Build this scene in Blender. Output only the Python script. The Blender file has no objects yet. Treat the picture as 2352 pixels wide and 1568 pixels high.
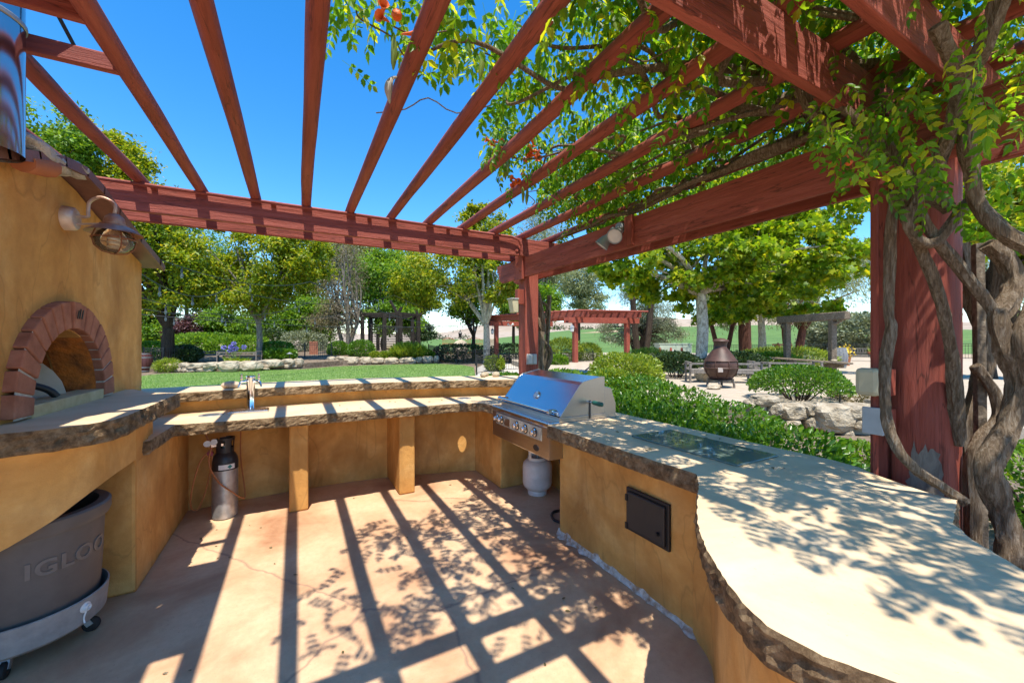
import bpy, bmesh, math, random
import numpy as np
from mathutils import Vector, Matrix, noise as mnoise
from mathutils.geometry import tessellate_polygon
random.seed(7)
RAD = math.radians
scene = bpy.context.scene
COL = scene.collection

# ------------------------------------------------------------------ camera, sky, sun, exposure
CAMH = 1.6
YAW = math.atan(495 / 914.7)
FPX = 914.7
cam_d = bpy.data.cameras.new('camera'); cam_d.sensor_width = 36; cam_d.lens = 14.0
cam_d.clip_start = 0.02; cam_d.clip_end = 12000
cam = bpy.data.objects.new('camera', cam_d); COL.objects.link(cam)
cam.location = (0, 0, CAMH); cam.rotation_euler = (RAD(90), 0, -YAW)
scene.camera = cam
SUN_TRAVEL = Vector((0.103, 0.385, -1.0)).normalized()
world = bpy.data.worlds.new('World'); scene.world = world; world.use_nodes = True
wn = world.node_tree; wn.nodes.clear()
sky = wn.nodes.new('ShaderNodeTexSky'); sky.sky_type = 'NISHITA'; sky.sun_disc = False
sky.sun_elevation = math.asin(-SUN_TRAVEL.z)
sky.sun_rotation = math.atan2(-SUN_TRAVEL.x, -SUN_TRAVEL.y)
sky.altitude = 300; sky.air_density = 1.0; sky.dust_density = 0.12; sky.ozone_density = 3.0
hsv = wn.nodes.new('ShaderNodeHueSaturation'); hsv.inputs['Saturation'].default_value = 1.36
bg = wn.nodes.new('ShaderNodeBackground'); bg.inputs['Strength'].default_value = 0.15
wo = wn.nodes.new('ShaderNodeOutputWorld')
wn.links.new(sky.outputs[0], hsv.inputs['Color']); wn.links.new(hsv.outputs[0], bg.inputs[0]); wn.links.new(bg.outputs[0], wo.inputs[0])
sun_d = bpy.data.lights.new('sun', 'SUN'); sun_d.energy = 3.9; sun_d.angle = RAD(0.53); sun_d.color = (1.0, 0.94, 0.83)
sun = bpy.data.objects.new('sun', sun_d); COL.objects.link(sun)
sun.rotation_euler = SUN_TRAVEL.to_track_quat('-Z', 'Y').to_euler(); sun.location = (0, -5, 20)
vs = scene.view_settings; vs.view_transform = 'Standard'; vs.look = 'None'; vs.exposure = 1.08; vs.gamma = 1.0; vs.use_curve_mapping = False
scene.cycles.max_bounces = 8; scene.cycles.diffuse_bounces = 4; scene.cycles.glossy_bounces = 3
scene.cycles.transmission_bounces = 4; scene.cycles.transparent_max_bounces = 6

# ------------------------------------------------------------------ picture measurements -> places
FW = (math.sin(YAW), math.cos(YAW)); RT = (math.cos(YAW), -math.sin(YAW))
def ray(u, v):
    d = (u - 1176) / FPX
    return (FW[0] + d * RT[0], FW[1] + d * RT[1], (784 - v) / FPX)
def onZ(u, v, z):
    r = ray(u, v); t = (z - CAMH) / r[2]; return Vector((r[0] * t, r[1] * t, z))
def onX(u, v, x):
    r = ray(u, v); t = x / r[0]; return Vector((x, r[1] * t, CAMH + r[2] * t))
def onY(u, v, y):
    r = ray(u, v); t = y / r[1]; return Vector((r[0] * t, y, CAMH + r[2] * t))
def atD(u, v, t):
    r = ray(u, v); return Vector((r[0] * t, r[1] * t, CAMH + r[2] * t))
def gnd(u, t, z=0.0):
    r = ray(u, 784); return Vector((r[0] * t, r[1] * t, z))

# ------------------------------------------------------------------ materials
MATS = {}
def newmat(name):
    m = bpy.data.materials.new(name); m.use_nodes = True
    nt = m.node_tree; nt.nodes.clear(); MATS[name] = m
    return m, nt
def nd(nt, kind, **kw):
    n = nt.nodes.new('ShaderNode' + kind)
    for k, v in kw.items():
        if k in n.inputs: n.inputs[k].default_value = v
        else: setattr(n, k, v)
    return n
def ramp(nt, fac, stops):
    r = nt.nodes.new('ShaderNodeValToRGB'); e = r.color_ramp.elements
    while len(e) < len(stops): e.new(0.5)
    for i, (p, c) in enumerate(stops):
        e[i].position = p; e[i].color = (c[0], c[1], c[2], 1) if len(c) == 3 else c
    nt.links.new(fac, r.inputs[0]); return r.outputs[0]
def coords(nt, stretch=(1, 1, 1)):
    tc = nt.nodes.new('ShaderNodeTexCoord'); mp = nt.nodes.new('ShaderNodeMapping')
    mp.inputs['Scale'].default_value = stretch
    nt.links.new(tc.outputs['Object'], mp.inputs[0]); return mp.outputs[0]
def noise(nt, vec, scale, detail=6, rough=0.6, dist=0.0):
    n = nd(nt, 'TexNoise', Scale=scale, Detail=detail, Roughness=rough, Distortion=dist)
    nt.links.new(vec, n.inputs['Vector']); return n.outputs['Fac']
def mix(nt, fac, a, b, mode='MIX'):
    m = nt.nodes.new('ShaderNodeMix'); m.data_type = 'RGBA'; m.blend_type = mode
    for s, v in ((m.inputs[0], fac), (m.inputs[6], a), (m.inputs[7], b)):
        if hasattr(v, 'is_linked') or hasattr(v, 'links'): nt.links.new(v, s)
        elif isinstance(v, (int, float)): s.default_value = v
        else: s.default_value = (v[0], v[1], v[2], 1)
    return m.outputs[2]
def finish(nt, color, rough=0.7, metal=0.0, bump=None, bstr=0.3, bdist=0.01, spec=0.5, trans=0.0, ior=1.45, coat=0.0):
    p = nt.nodes.new('ShaderNodeBsdfPrincipled'); o = nt.nodes.new('ShaderNodeOutputMaterial')
    if hasattr(color, 'links'): nt.links.new(color, p.inputs['Base Color'])
    else: p.inputs['Base Color'].default_value = (color[0], color[1], color[2], 1)
    if hasattr(rough, 'links'): nt.links.new(rough, p.inputs['Roughness'])
    else: p.inputs['Roughness'].default_value = rough
    p.inputs['Metallic'].default_value = metal; p.inputs['Specular IOR Level'].default_value = spec
    p.inputs['Transmission Weight'].default_value = trans; p.inputs['IOR'].default_value = ior
    p.inputs['Coat Weight'].default_value = coat
    if bump is not None:
        b = nd(nt, 'Bump', Strength=bstr, Distance=bdist); nt.links.new(bump, b.inputs['Height']); nt.links.new(b.outputs[0], p.inputs['Normal'])
    nt.links.new(p.outputs[0], o.inputs[0]); return p
def speckle(name, stops, scale=8, rough=0.75, bscale=60, bstr=0.3, bdist=0.01, metal=0.0, stretch=(1, 1, 1), detail=6, spec=0.4, dist=0.0):
    m, nt = newmat(name); v = coords(nt, stretch)
    c = ramp(nt, noise(nt, v, scale, detail, 0.6, dist), stops)
    finish(nt, c, rough, metal, noise(nt, v, bscale, 4), bstr, bdist, spec); return m
def plain(name, c, rough=0.5, metal=0.0, spec=0.5):
    k = 0.85
    return speckle(name, [(0.35, [x * k for x in c]), (0.65, c)], 12, rough, 90, 0.08, 0.003, metal, spec=spec)
def leafmat(name, stops, trans=0.45, rough=0.45, spec=0.35):
    m, nt = newmat(name); g = nt.nodes.new('ShaderNodeNewGeometry')
    c = ramp(nt, g.outputs['Random Per Island'], stops)
    v = coords(nt); n2 = noise(nt, v, 0.9, 3)
    c2 = mix(nt, ramp(nt, n2, [(0.3, (0.75, 0.75, 0.75)), (0.7, (1.2, 1.2, 1.2))]), c, c, 'MULTIPLY')
    m1 = nt.nodes.new('ShaderNodeMix'); m1.data_type = 'RGBA'; m1.blend_type = 'MULTIPLY'; m1.inputs[0].default_value = 1
    nt.links.new(c, m1.inputs[6]); nt.links.new(ramp(nt, n2, [(0.3, (0.7, 0.72, 0.75)), (0.7, (1.15, 1.12, 1.05))]), m1.inputs[7])
    nt.nodes.remove(c2.node)
    p = nt.nodes.new('ShaderNodeBsdfPrincipled'); p.inputs['Roughness'].default_value = rough; p.inputs['Specular IOR Level'].default_value = spec
    nt.links.new(m1.outputs[2], p.inputs['Base Color'])
    t = nt.nodes.new('ShaderNodeBsdfTranslucent')
    tcol = nt.nodes.new('ShaderNodeMix'); tcol.data_type = 'RGBA'; tcol.blend_type = 'MULTIPLY'; tcol.inputs[0].default_value = 1
    tcol.inputs[7].default_value = (1.5, 1.35, 0.55, 1); nt.links.new(m1.outputs[2], tcol.inputs[6]); nt.links.new(tcol.outputs[2], t.inputs[0])
    mx = nt.nodes.new('ShaderNodeMixShader'); mx.inputs[0].default_value = trans
    o = nt.nodes.new('ShaderNodeOutputMaterial')
    nt.links.new(p.outputs[0], mx.inputs[1]); nt.links.new(t.outputs[0], mx.inputs[2]); nt.links.new(mx.outputs[0], o.inputs[0]); return m

def stucco(name, cols):
    m, nt = newmat(name); v = coords(nt); vs_ = coords(nt, (1, 1, 0.5))
    big = ramp(nt, noise(nt, v, 2.2, 7, 0.62, 0.6), [(0.3, cols[0]), (0.5, cols[1]), (0.68, cols[2])])
    st = noise(nt, vs_, 3.2, 7, 0.55, 0.3)
    c = mix(nt, ramp(nt, st, [(0.45, (0, 0, 0)), (0.72, (0.75, 0.75, 0.75))]), big, (0.29, 0.125, 0.03))
    # hairline stains: narrow bands of a warped noise
    ln = noise(nt, vs_, 1.3, 4, 0.5, 0.7)
    msk = ramp(nt, ln, [(0.493, (0, 0, 0)), (0.5, (0.30, 0.30, 0.30)), (0.507, (0, 0, 0))])
    c = mix(nt, msk, c, (0.20, 0.10, 0.03))
    c = mix(nt, ramp(nt, noise(nt, v, 14, 8, 0.7), [(0.35, (0.28, 0.28, 0.28)), (0.6, (0, 0, 0))]), c, (0.42, 0.20, 0.055))
    finish(nt, c, 0.8, 0, noise(nt, v, 30, 10, 0.75), 0.5, 0.014, 0.3); return m
stucco('stucco', [(0.50, 0.235, 0.060), (0.64, 0.335, 0.095), (0.72, 0.43, 0.155)])
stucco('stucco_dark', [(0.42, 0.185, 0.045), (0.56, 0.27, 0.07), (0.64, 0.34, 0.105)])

def concrete_top():
    m, nt = newmat('concrete_top'); v = coords(nt)
    c = ramp(nt, noise(nt, v, 1.8, 9, 0.66, 0.5), [(0.28, (0.50, 0.355, 0.21)), (0.45, (0.61, 0.45, 0.275)), (0.6, (0.68, 0.515, 0.33)), (0.8, (0.73, 0.575, 0.40))])
    c = mix(nt, ramp(nt, noise(nt, v, 5.5, 9, 0.7, 0.8), [(0.58, (0, 0, 0)), (0.75, (0.4, 0.4, 0.4))]), c, (0.42, 0.285, 0.165))
    sp = ramp(nt, noise(nt, v, 70, 3), [(0.27, (0.55, 0.55, 0.55)), (0.33, (0, 0, 0))])
    c = mix(nt, sp, c, (0.38, 0.26, 0.16))
    finish(nt, c, 0.62, 0, noise(nt, v, 40, 8), 0.10, 0.01, 0.35)
concrete_top()
def rock_edge():
    m, nt = newmat('rock_edge'); v = coords(nt)
    c = ramp(nt, noise(nt, v, 17, 12, 0.75), [(0.3, (0.06, 0.038, 0.022)), (0.46, (0.23, 0.145, 0.075)), (0.6, (0.42, 0.29, 0.165)), (0.78, (0.55, 0.42, 0.26))])
    finish(nt, c, 0.85, 0, noise(nt, v, 70, 12, 0.8, 0.6), 1.0, 0.03, 0.25)
rock_edge()
def patio_concrete():
    m, nt = newmat('patio_concrete'); v = coords(nt)
    c = ramp(nt, noise(nt, v, 1.4, 9, 0.62, 0.4), [(0.28, (0.33, 0.155, 0.078)), (0.42, (0.49, 0.285, 0.16)), (0.56, (0.60, 0.40, 0.24)), (0.8, (0.67, 0.49, 0.32))])
    c = mix(nt, ramp(nt, noise(nt, v, 24, 8, 0.7), [(0.4, (0.0, 0, 0)), (0.7, (0.35, 0.35, 0.35))]), c, (0.40, 0.235, 0.145))
    c = mix(nt, ramp(nt, noise(nt, v, 90, 4, 0.6), [(0.30, (0.5, 0.5, 0.5)), (0.38, (0, 0, 0))]), c, (0.30, 0.17, 0.105))
    vo = nd(nt, 'TexVoronoi', feature='DISTANCE_TO_EDGE', Scale=0.33); 
    wv = nt.nodes.new('ShaderNodeMix'); wv.data_type = 'VECTOR'; wv.inputs[0].default_value = 0.12
    nz = nd(nt, 'TexNoise', Scale=4.0, Detail=6.0); nt.links.new(v, nz.inputs['Vector'])
    nt.links.new(v, wv.inputs[4]); nt.links.new(nz.outputs['Color'], wv.inputs[5]); nt.links.new(wv.outputs[1], vo.inputs['Vector'])
    crack = ramp(nt, vo.outputs['Distance'], [(0.0, (0.75, 0.75, 0.75)), (0.002, (0, 0, 0))])
    c = mix(nt, crack, c, (0.26, 0.165, 0.115))
    finish(nt, c, 0.6, 0, noise(nt, v, 55, 8, 0.65), 0.18, 0.008, 0.4)
patio_concrete()
def redwood(name, st):
    m, nt = newmat(name); v = coords(nt, st)
    c = ramp(nt, noise(nt, v, 9, 8, 0.65, 0.5), [(0.3, (0.21, 0.044, 0.026)), (0.5, (0.30, 0.070, 0.045)), (0.72, (0.37, 0.10, 0.070))])
    ck = noise(nt, v, 5, 5, 0.55, 0.2)
    c = mix(nt, ramp(nt, ck, [(0.495, (0, 0, 0)), (0.502, (0.8, 0.8, 0.8)), (0.509, (0, 0, 0))]), c, (0.035, 0.012, 0.008))
    gr_ = noise(nt, v, 34, 6, 0.6, 0.9)
    c = mix(nt, ramp(nt, gr_, [(0.34, (0.38, 0.38, 0.38)), (0.5, (0, 0, 0))]), c, (0.13, 0.026, 0.016))
    ft = noise(nt, coords(nt, [s * 0.6 for s in st]), 14, 7, 0.7)
    c = mix(nt, ramp(nt, ft, [(0.69, (0, 0, 0)), (0.73, (0.8, 0.8, 0.8))]), c, (0.36, 0.23, 0.17))
    finish(nt, c, 0.66, 0, noise(nt, v, 22, 8, 0.7, 0.4), 0.75, 0.016, 0.35)
redwood('red_wood_x', (0.12, 1.6, 1.6)); redwood('red_wood_y', (1.6, 0.12, 1.6)); redwood('red_wood_z', (1.6, 1.6, 0.12))
def bark(name, stops, st=(3, 3, 0.5), scale=7, bstr=1.0, bdist=0.03):
    m, nt = newmat(name); v = coords(nt, st)
    finish(nt, ramp(nt, noise(nt, v, scale, 8, 0.7, 0.8), stops), 0.9, 0, noise(nt, v, scale * 2, 8, 0.7, 0.6), bstr, bdist, 0.2)
bark('vine_bark', [(0.3, (0.08, 0.05, 0.03)), (0.5, (0.27, 0.19, 0.12)), (0.7, (0.50, 0.41, 0.31))], (9, 9, 1.1), 9, 1.0, 0.035)
bark('dark_bark', [(0.35, (0.02, 0.014, 0.01)), (0.6, (0.07, 0.05, 0.035))])
bark('red_bark', [(0.35, (0.05, 0.018, 0.012)), (0.65, (0.16, 0.07, 0.045))])
bark('pale_bark', [(0.36, (0.16, 0.13, 0.09)), (0.5, (0.42, 0.37, 0.29)), (0.65, (0.60, 0.55, 0.45))], (2, 2, 1.0), 5, 0.5)
bark('grey_bark', [(0.35, (0.12, 0.10, 0.08)), (0.65, (0.30, 0.26, 0.21))])
bark('old_timber', [(0.3, (0.06, 0.045, 0.032)), (0.55, (0.20, 0.155, 0.11)), (0.75, (0.36, 0.30, 0.22))], (3, 3, 3), 6, 0.6)
bark('black_timber', [(0.35, (0.012, 0.010, 0.009)), (0.6, (0.05, 0.042, 0.035)), (0.8, (0.14, 0.12, 0.10))], (3, 3, 0.6), 6, 0.5)
bark('grey_timber', [(0.3, (0.12, 0.10, 0.085)), (0.7, (0.29, 0.26, 0.22))], (4, 4, 1), 6, 0.3)
speckle('brick', [(0.3, (0.24, 0.085, 0.048)), (0.55, (0.36, 0.14, 0.083)), (0.75, (0.44, 0.185, 0.115))], 9, 0.8, 80, 0.3)
speckle('fire_brick', [(0.3, (0.45, 0.33, 0.17)), (0.7, (0.62, 0.50, 0.30))], 9, 0.85, 60, 0.4)
speckle('oven_dome', [(0.28, (0.05, 0.03, 0.02)), (0.42, (0.36, 0.12, 0.03)), (0.58, (0.72, 0.22, 0.035)), (0.8, (0.55, 0.32, 0.14))], 6, 0.85, 40, 0.6, 0.02, detail=9)
speckle('oven_plate', [(0.3, (0.30, 0.26, 0.20)), (0.7, (0.50, 0.44, 0.35))], 5, 0.7, 40, 0.15)
plain('black_iron', (0.016, 0.016, 0.018), 0.45)
plain('black_plastic', (0.022, 0.023, 0.026), 0.4)
speckle('steel', [(0.35, (0.50, 0.50, 0.51)), (0.65, (0.60, 0.60, 0.61))], 6, 0.24, 200, 0.02, 0.002, 1.0, (1, 30, 30))
speckle('steel_panel', [(0.35, (0.42, 0.38, 0.35)), (0.65, (0.52, 0.48, 0.44))], 6, 0.32, 200, 0.03, 0.002, 1.0, (30, 1, 30))
m_, nt_ = newmat('chrome'); finish(nt_, (0.72, 0.72, 0.73), 0.09, 1.0)
speckle('flue_steel', [(0.3, (0.30, 0.31, 0.33)), (0.7, (0.48, 0.49, 0.5))], 3, 0.14, 10, 0.03, 0.003, 1.0)
speckle('aluminium_cyl', [(0.3, (0.33, 0.32, 0.31)), (0.7, (0.52, 0.51, 0.50))], 14, 0.4, 90, 0.1, 0.003, 0.7)
plain('white_tank', (0.66, 0.63, 0.62), 0.4)
plain('white_paint', (0.74, 0.73, 0.70), 0.45)
speckle('lamp_metal', [(0.35, (0.42, 0.20, 0.12)), (0.55, (0.62, 0.50, 0.42)), (0.7, (0.70, 0.64, 0.58))], 7, 0.4, 50, 0.1, 0.003, 0.3)
speckle('copper_old', [(0.3, (0.20, 0.075, 0.04)), (0.7, (0.36, 0.16, 0.09))], 6, 0.4, 60, 0.1, 0.003, 0.5)
speckle('roof_metal', [(0.3, (0.13, 0.062, 0.05)), (0.7, (0.23, 0.11, 0.09))], 5, 0.5, 50, 0.15)
speckle('mortar', [(0.3, (0.36, 0.34, 0.31)), (0.7, (0.60, 0.58, 0.54))], 9, 0.9, 30, 0.9, 0.03)
speckle('salt_crust', [(0.36, (0.36, 0.22, 0.14)), (0.5, (0.52, 0.43, 0.36)), (0.7, (0.72, 0.68, 0.63))], 22, 0.9, 60, 0.6, 0.01)
plain('bin_grey', (0.115, 0.10, 0.09), 0.55); plain('bin_letters', (0.16, 0.14, 0.125), 0.5)
speckle('bin_base', [(0.3, (0.22, 0.21, 0.20)), (0.7, (0.36, 0.35, 0.33))], 10, 0.5, 50, 0.1)
plain('orange_hose', (0.40, 0.14, 0.045), 0.45); plain('green_handle', (0.008, 0.10, 0.075), 0.35)
plain('red_valve', (0.25, 0.015, 0.02), 0.4); plain('label_white', (0.7, 0.7, 0.68), 0.5); plain('label_green', (0.02, 0.22, 0.20), 0.5)
plain('galvanised', (0.34, 0.36, 0.37), 0.45, 0.4); plain('cream_plastic', (0.52, 0.47, 0.31), 0.45); plain('grey_plastic', (0.42, 0.44, 0.44), 0.5)
plain('terracotta', (0.45, 0.16, 0.07), 0.8); plain('tyre', (0.015, 0.015, 0.015), 0.7)
speckle('chiminea_clay', [(0.3, (0.045, 0.022, 0.014)), (0.7, (0.10, 0.046, 0.030))], 5, 0.52, 60, 0.15)
speckle('barrel_oak', [(0.3, (0.12, 0.125, 0.14)), (0.7, (0.24, 0.25, 0.27))], 7, 0.6, 50, 0.2)
plain('barrel_red', (0.10, 0.03, 0.025), 0.5); plain('barrel_hoop', (0.30, 0.31, 0.32), 0.4, 0.6)
speckle('utility_green', [(0.3, (0.36, 0.42, 0.33)), (0.7, (0.46, 0.52, 0.42))], 4, 0.5, 40, 0.05)
plain('flower_orange', (0.75, 0.14, 0.02), 0.5); plain('flower_blue', (0.22, 0.20, 0.55), 0.6); plain('pod_green', (0.18, 0.26, 0.05), 0.45); plain('dry_pod', (0.42, 0.38, 0.32), 0.8)
speckle('boulder', [(0.3, (0.20, 0.15, 0.09)), (0.5, (0.40, 0.33, 0.23)), (0.72, (0.52, 0.45, 0.34))], 2.6, 0.9, 9, 0.9, 0.06, detail=9)
speckle('cobble', [(0.35, (0.42, 0.30, 0.20)), (0.6, (0.58, 0.46, 0.34)), (0.75, (0.30, 0.20, 0.13))], 14, 0.7, 60, 0.3)
speckle('gravel', [(0.3, (0.34, 0.27, 0.195)), (0.7, (0.47, 0.395, 0.30))], 3.0, 0.95, 30, 0.5, 0.02, detail=10)
speckle('path_concrete', [(0.3, (0.45, 0.40, 0.33)), (0.7, (0.56, 0.51, 0.43))], 1.2, 0.9, 30, 0.3)
speckle('mulch', [(0.3, (0.10, 0.068, 0.045)), (0.6, (0.24, 0.18, 0.125)), (0.8, (0.36, 0.29, 0.21))], 7, 0.95, 28, 0.9, 0.04, detail=10)
speckle('lawn_soil', [(0.3, (0.11, 0.18, 0.045)), (0.55, (0.17, 0.25, 0.07)), (0.75, (0.24, 0.31, 0.10))], 1.6, 0.95, 40, 0.6, 0.03, detail=9)
speckle('dry_field', [(0.3, (0.28, 0.205, 0.125)), (0.55, (0.36, 0.27, 0.17)), (0.75, (0.41, 0.32, 0.21))], 0.12, 0.95, 3, 0.4, 0.05, detail=10)
speckle('vineyard', [(0.3, (0.06, 0.12, 0.022)), (0.55, (0.095, 0.17, 0.032)), (0.75, (0.14, 0.20, 0.05))], 0.25, 0.95, 2, 0.8, 0.2, 0.0, (0.35, 1.6, 1), detail=8)
speckle('hill_grass', [(0.35, (0.28, 0.215, 0.15)), (0.6, (0.36, 0.285, 0.21)), (0.75, (0.22, 0.18, 0.13))], 0.012, 0.95, 0.05, 0.5, 3, detail=9)
def glassmat(name, tint, rough=0.03, alpha=0.35):
    m, nt = newmat(name)
    g = nd(nt, 'BsdfGlossy', Roughness=rough); g.inputs['Color'].default_value = (0.9, 0.9, 0.9, 1)
    t = nt.nodes.new('ShaderNodeBsdfTransparent'); t.inputs[0].default_value = (*tint, 1)
    fr = nd(nt, 'Fresnel', IOR=1.5); mx = nt.nodes.new('ShaderNodeMixShader'); o = nt.nodes.new('ShaderNodeOutputMaterial')
    d = nt.nodes.new('ShaderNodeBsdfDiffuse'); d.inputs[0].default_value = (*tint, 1); m2 = nt.nodes.new('ShaderNodeMixShader'); m2.inputs[0].default_value = alpha
    nt.links.new(t.outputs[0], m2.inputs[1]); nt.links.new(d.outputs[0], m2.inputs[2])
    nt.links.new(fr.outputs[0], mx.inputs[0]); nt.links.new(m2.outputs[0], mx.inputs[1]); nt.links.new(g.outputs[0], mx.inputs[2]); nt.links.new(mx.outputs[0], o.inputs[0])
speckle('lamp_shade', [(0.35, (0.24, 0.10, 0.055)), (0.55, (0.38, 0.20, 0.13)), (0.72, (0.52, 0.38, 0.30))], 9, 0.4, 50, 0.1, 0.003, 0.3)
glassmat('lamp_glass', (0.90, 0.82, 0.68), 0.05, 0.10); glassmat('bulb_glass', (0.86, 0.88, 0.90), 0.03, 0.05); glassmat('board_glass', (0.22, 0.30, 0.27), 0.05, 0.6)
leafmat('vine_leaf', [(0.0, (0.074, 0.193, 0.012)), (0.5, (0.134, 0.306, 0.018)), (0.85, (0.258, 0.430, 0.026)), (1.0, (0.539, 0.542, 0.030))], 0.66, 0.38)
leafmat('maple_leaf', [(0.0, (0.107, 0.179, 0.012)), (0.45, (0.206, 0.302, 0.018)), (0.8, (0.352, 0.406, 0.022)), (1.0, (0.529, 0.444, 0.030))], 0.50)
leafmat('green_leaf', [(0.0, (0.071, 0.173, 0.014)), (0.5, (0.142, 0.284, 0.024)), (1.0, (0.264, 0.406, 0.036))], 0.50)
leafmat('sycamore_leaf', [(0.0, (0.101, 0.212, 0.012)), (0.45, (0.200, 0.337, 0.018)), (0.8, (0.342, 0.444, 0.022)), (1.0, (0.521, 0.502, 0.030))], 0.60)
leafmat('gum_leaf', [(0.0, (0.146, 0.186, 0.100)), (0.6, (0.273, 0.321, 0.182)), (1.0, (0.429, 0.468, 0.273))], 0.40)
leafmat('olive_leaf', [(0.0, (0.111, 0.137, 0.078)), (0.6, (0.221, 0.260, 0.163)), (1.0, (0.364, 0.403, 0.273))], 0.2)
leafmat('plum_leaf', [(0.0, (0.045, 0.016, 0.022)), (0.6, (0.09, 0.036, 0.045)), (1.0, (0.15, 0.07, 0.075))], 0.3)
leafmat('dry_leaf', [(0.0, (0.14, 0.13, 0.06)), (0.5, (0.20, 0.17, 0.09)), (1.0, (0.28, 0.23, 0.15))], 0.3)
leafmat('hedge_leaf', [(0.0, (0.042, 0.124, 0.008)), (0.5, (0.091, 0.219, 0.013)), (1.0, (0.183, 0.321, 0.022))], 0.45, 0.3, 0.5)
leafmat('lime_leaf', [(0.0, (0.125, 0.203, 0.015)), (0.5, (0.234, 0.328, 0.028)), (1.0, (0.374, 0.437, 0.050))], 0.45, 0.35, 0.45)
leafmat('dark_leaf', [(0.0, (0.018, 0.042, 0.012)), (0.6, (0.04, 0.08, 0.02)), (1.0, (0.08, 0.12, 0.035))], 0.25)
leafmat('grass_blade', [(0.0, (0.105, 0.236, 0.043)), (0.6, (0.185, 0.338, 0.069)), (1.0, (0.298, 0.423, 0.109))], 0.35, 0.6)
leafmat('straw', [(0.0, (0.28, 0.21, 0.10)), (1.0, (0.45, 0.36, 0.20))], 0.2)

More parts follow.
